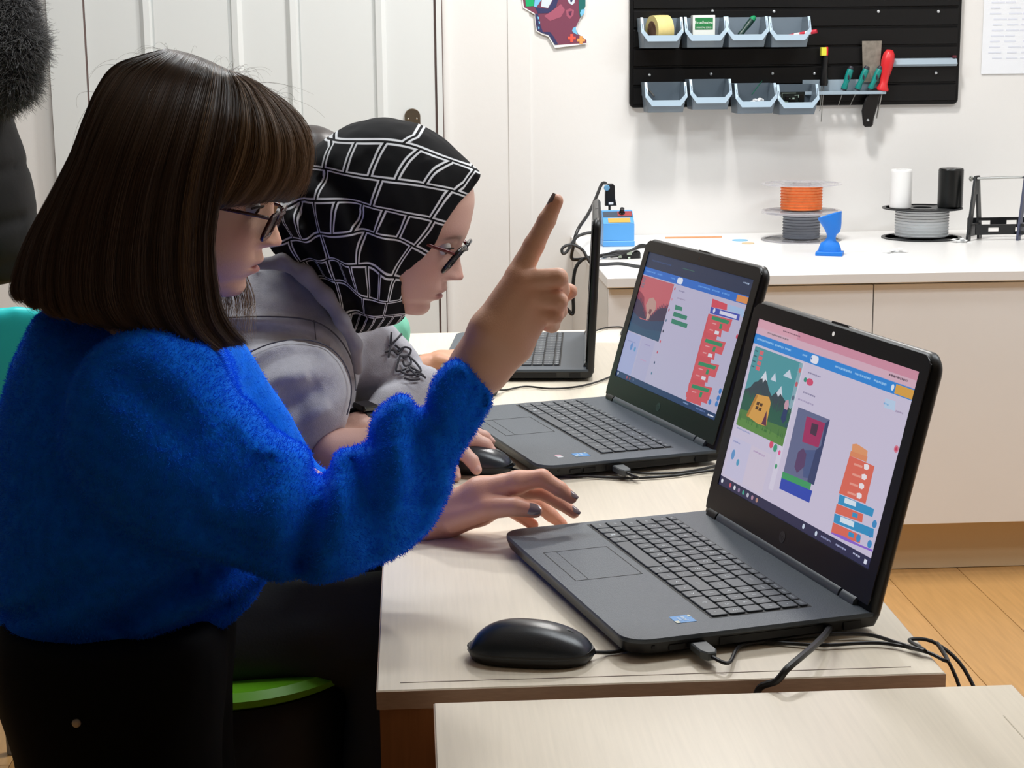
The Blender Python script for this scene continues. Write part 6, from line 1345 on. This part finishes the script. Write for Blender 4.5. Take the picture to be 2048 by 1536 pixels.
def hair3(P):
    L_=(P-M3[:3,3])@np.linalg.inv(M3[:3,:3]).T; f=ell(L_,(-.014,0,.030),(.106,.090,.104)); f=smin(f,ell(L_,(-.07,0,-.03),(.05,.075,.09)),.03); c=np.maximum(L_[:,0]-(.055+.3*(L_[:,2]-.03)),-(L_[:,2]-.075)*.9); return smax(f,c,.01)+.0015*wnoise(P,90,4)
v_,f_=surf(hair3,hc3-.2,hc3+.2,.005); npmesh('hair',[(v_,f_)],mat('hair_dark','#2a211f',.4,noise=.3,nscale=120,stretch=(1,1,.15)),p3)
g=G(); d=w4[0][1]-w4[0][0]; d/=np.linalg.norm(d); g.lathe([(.0225,-.003),(.0245,-.003),(.0245,.003),(.0225,.003),(.0225,-.003)],A3(845,737,2.88)-np.array(base3),d,24); g.obj('bracelet',mat('bracelet','#1c1c22',.4),p3,smooth=True)
zs3=hip3[2]-.10; st3=empty('stool',(hip3[0],3.02,0),label='grey stool hidden under the person in the mint top',cat='stool'); G().lathe([(.0001,zs3-.03),(.16,zs3-.03),(.165,zs3-.01),(.15,zs3),(.0001,zs3)],n=32).obj('seat',mat('stool_grey','#7a7f84',.5),st3,smooth=True,angle=40)
for k in range(4):
    a=math.pi/4+k*math.pi/2; G().tube([(.10*math.cos(a),.10*math.sin(a),zs3-.03),(.16*math.cos(a),.16*math.sin(a),.001)],.012,8).obj('leg',mat('leg_grey','#8a8d90'),st3,smooth=True)
# ================= person 4, far left: dark coat with fur hood =================
base4=(-1.12,3.6,0.0)
p4=empty('person',base4,label='person in a black coat with a grey fur hood, at the left edge',cat='person')
Y4=3.6
coat=Pillow([(-260,60),(-120,20),(-20,60),(15,205),(35,270),(52,320),(66,380),(75,440),(74,490),(62,530),(34,562),(-60,575),(-180,570),(-262,540),(-290,400),(-290,200)],Y4,.17,.010,strokes=[([(20,200),(-60,230),(-150,220)],.012,.008),([(55,330),(-40,345),(-160,335)],.012,.010),([(70,430),(-30,445),(-160,435)],.012,.010),([(60,515),(-40,525),(-160,515)],.012,.008)])
v_,f_=surf(lambda P: coat(P)+.004*wnoise(P,22,51),(-1.50,3.36,.72),(-.70,3.84,1.42),.010); npmesh('coat',[(v_,f_)],mat('coat_black','#0a0a0c',.9,bump=.2,bscale=120),p4)
hcn=np.array([-1.16,3.6,1.60])
bx=lambda P: smin(limb(P,[hcn,hcn+[0,0,-.28],np.array([-1.12,3.6,.82])],[.085,.06,.13],.03),smin(limb(P,[np.array([-1.12,3.52,.82]),np.array([-1.09,3.52,.45]),np.array([-1.10,3.52,.07])],[.09,.06,.045]),limb(P,[np.array([-1.12,3.68,.82]),np.array([-1.09,3.68,.45]),np.array([-1.10,3.68,.07])],[.09,.06,.045]),.02),.03)
i4,j4=surf(bx,(-1.35,3.35,.0),(-.92,3.85,1.75),.014); npmesh('body',[(i4,j4)],m_skin,p4,cols=skincol(i4,sk3))
l4=lambda P: smin(limb(P,[np.array([-1.11,3.52,.86]),np.array([-1.075,3.52,.45]),np.array([-1.08,3.52,.10])],[.115,.085,.06],.02),limb(P,[np.array([-1.11,3.68,.86]),np.array([-1.075,3.68,.45]),np.array([-1.08,3.68,.10])],[.115,.085,.06],.02),.03)+.003*wnoise(P,30,52)
v_,f_=surf(l4,(-1.35,3.3,.04),(-.90,3.9,1.0),.012); npmesh('trousers',[(v_,f_)],mat('black_cloth','#060607'),p4)
for yy in (3.52,3.68):
    F_=np.array([-1.09,yy,.09]); v_,f_=surf(lambda P: smax(shoe(P,F_),-(P[:,2]-.002),.004),F_-[.12,.08,.11],F_+[.22,.08,.08],.008); npmesh('shoe',[(v_,f_)],mat('shoe_dark','#1a1a1c'),p4)
v_,f_=surf(lambda P: ell(P,hcn+[-.01,0,.02],(.11,.095,.12)),hcn-.2,hcn+.2,.01); npmesh('hair',[(v_,f_)],mat('hair_dark','#2a211f'),p4)
# fur hood: ring-like mass behind the shoulders
fur=lambda P: limb(P,[A3(-30,-60,3.55),A3(15,10,3.52),A3(36,90,3.50),A3(30,160,3.50),A3(8,190,3.52),A3(-60,200,3.56),A3(-140,180,3.6)],[.035,.040,.040,.032,.022,.030,.03],.02)
v_,f_=surf(fur,(-1.45,3.38,1.05),(-.75,3.75,1.55),.008); fo=npmesh('hood',[(v_,f_)],mat('fur_under','#232325',.9),p4)
m_fur=hair_mat('fur_grey','#0e0e10','#6a6867',.7)
fuzz('fur',v_,f_,26000,.030,.0004,m_fur,fo,down=.5,curl=.45,sel=lambda c:(c[:,0]>-1.12).astype(float)+.05,seed=8)
# turquoise chair at the left edge
ch=empty('chair',(-.94,3.15,0),label='turquoise chair back at the left edge behind the blue sweater',cat='chair'); off=np.array([-.94,3.15,0])
cb=Pillow([(-170,640),(-120,622),(0,614),(60,614),(98,630),(118,680),(116,780),(104,858),(40,866),(-100,866),(-165,850),(-178,760)],3.05,.018,.006,pow_=.6)
v_,f_=surf(lambda P: cb(P),(-1.35,2.98,.50),(-.55,3.12,.88),.006); npmesh('backrest',[(v_,f_)],mat('turquoise_plastic','#2fd3d2',.4),ch)
z1=at(0,868,3.05)[2]
g=G(); g.prism(rrect(-.19,.19,-.03,.33,.05,6),(0,-.08,.44),(1,0,0),(0,1,0),(0,0,1),.022,b=.005); g.obj('seat',mat('lime_plastic','#7fd32a'),ch,smooth=True,angle=40)
g=G(); g.prism(rrect(-.19,.19,.468,.545,.01,3),(0,-.095,0),(1,0,0),(0,0,1),(0,-1,0),.006,b=.002); g.obj('lower_backrest',mat('lime_plastic','#7fd32a'),ch)
for sx in (-1,1):
    G().tube([(sx*.17,-.10,.001),(sx*.165,-.09,.45),(sx*.16,-.088,.80)],.011,10).obj('back_post',mat('leg_grey','#8a8d90'),ch,smooth=True)
    G().tube([(sx*.17,.24,.001),(sx*.16,.22,.44)],.011,10).obj('leg',mat('leg_grey','#8a8d90'),ch,smooth=True)
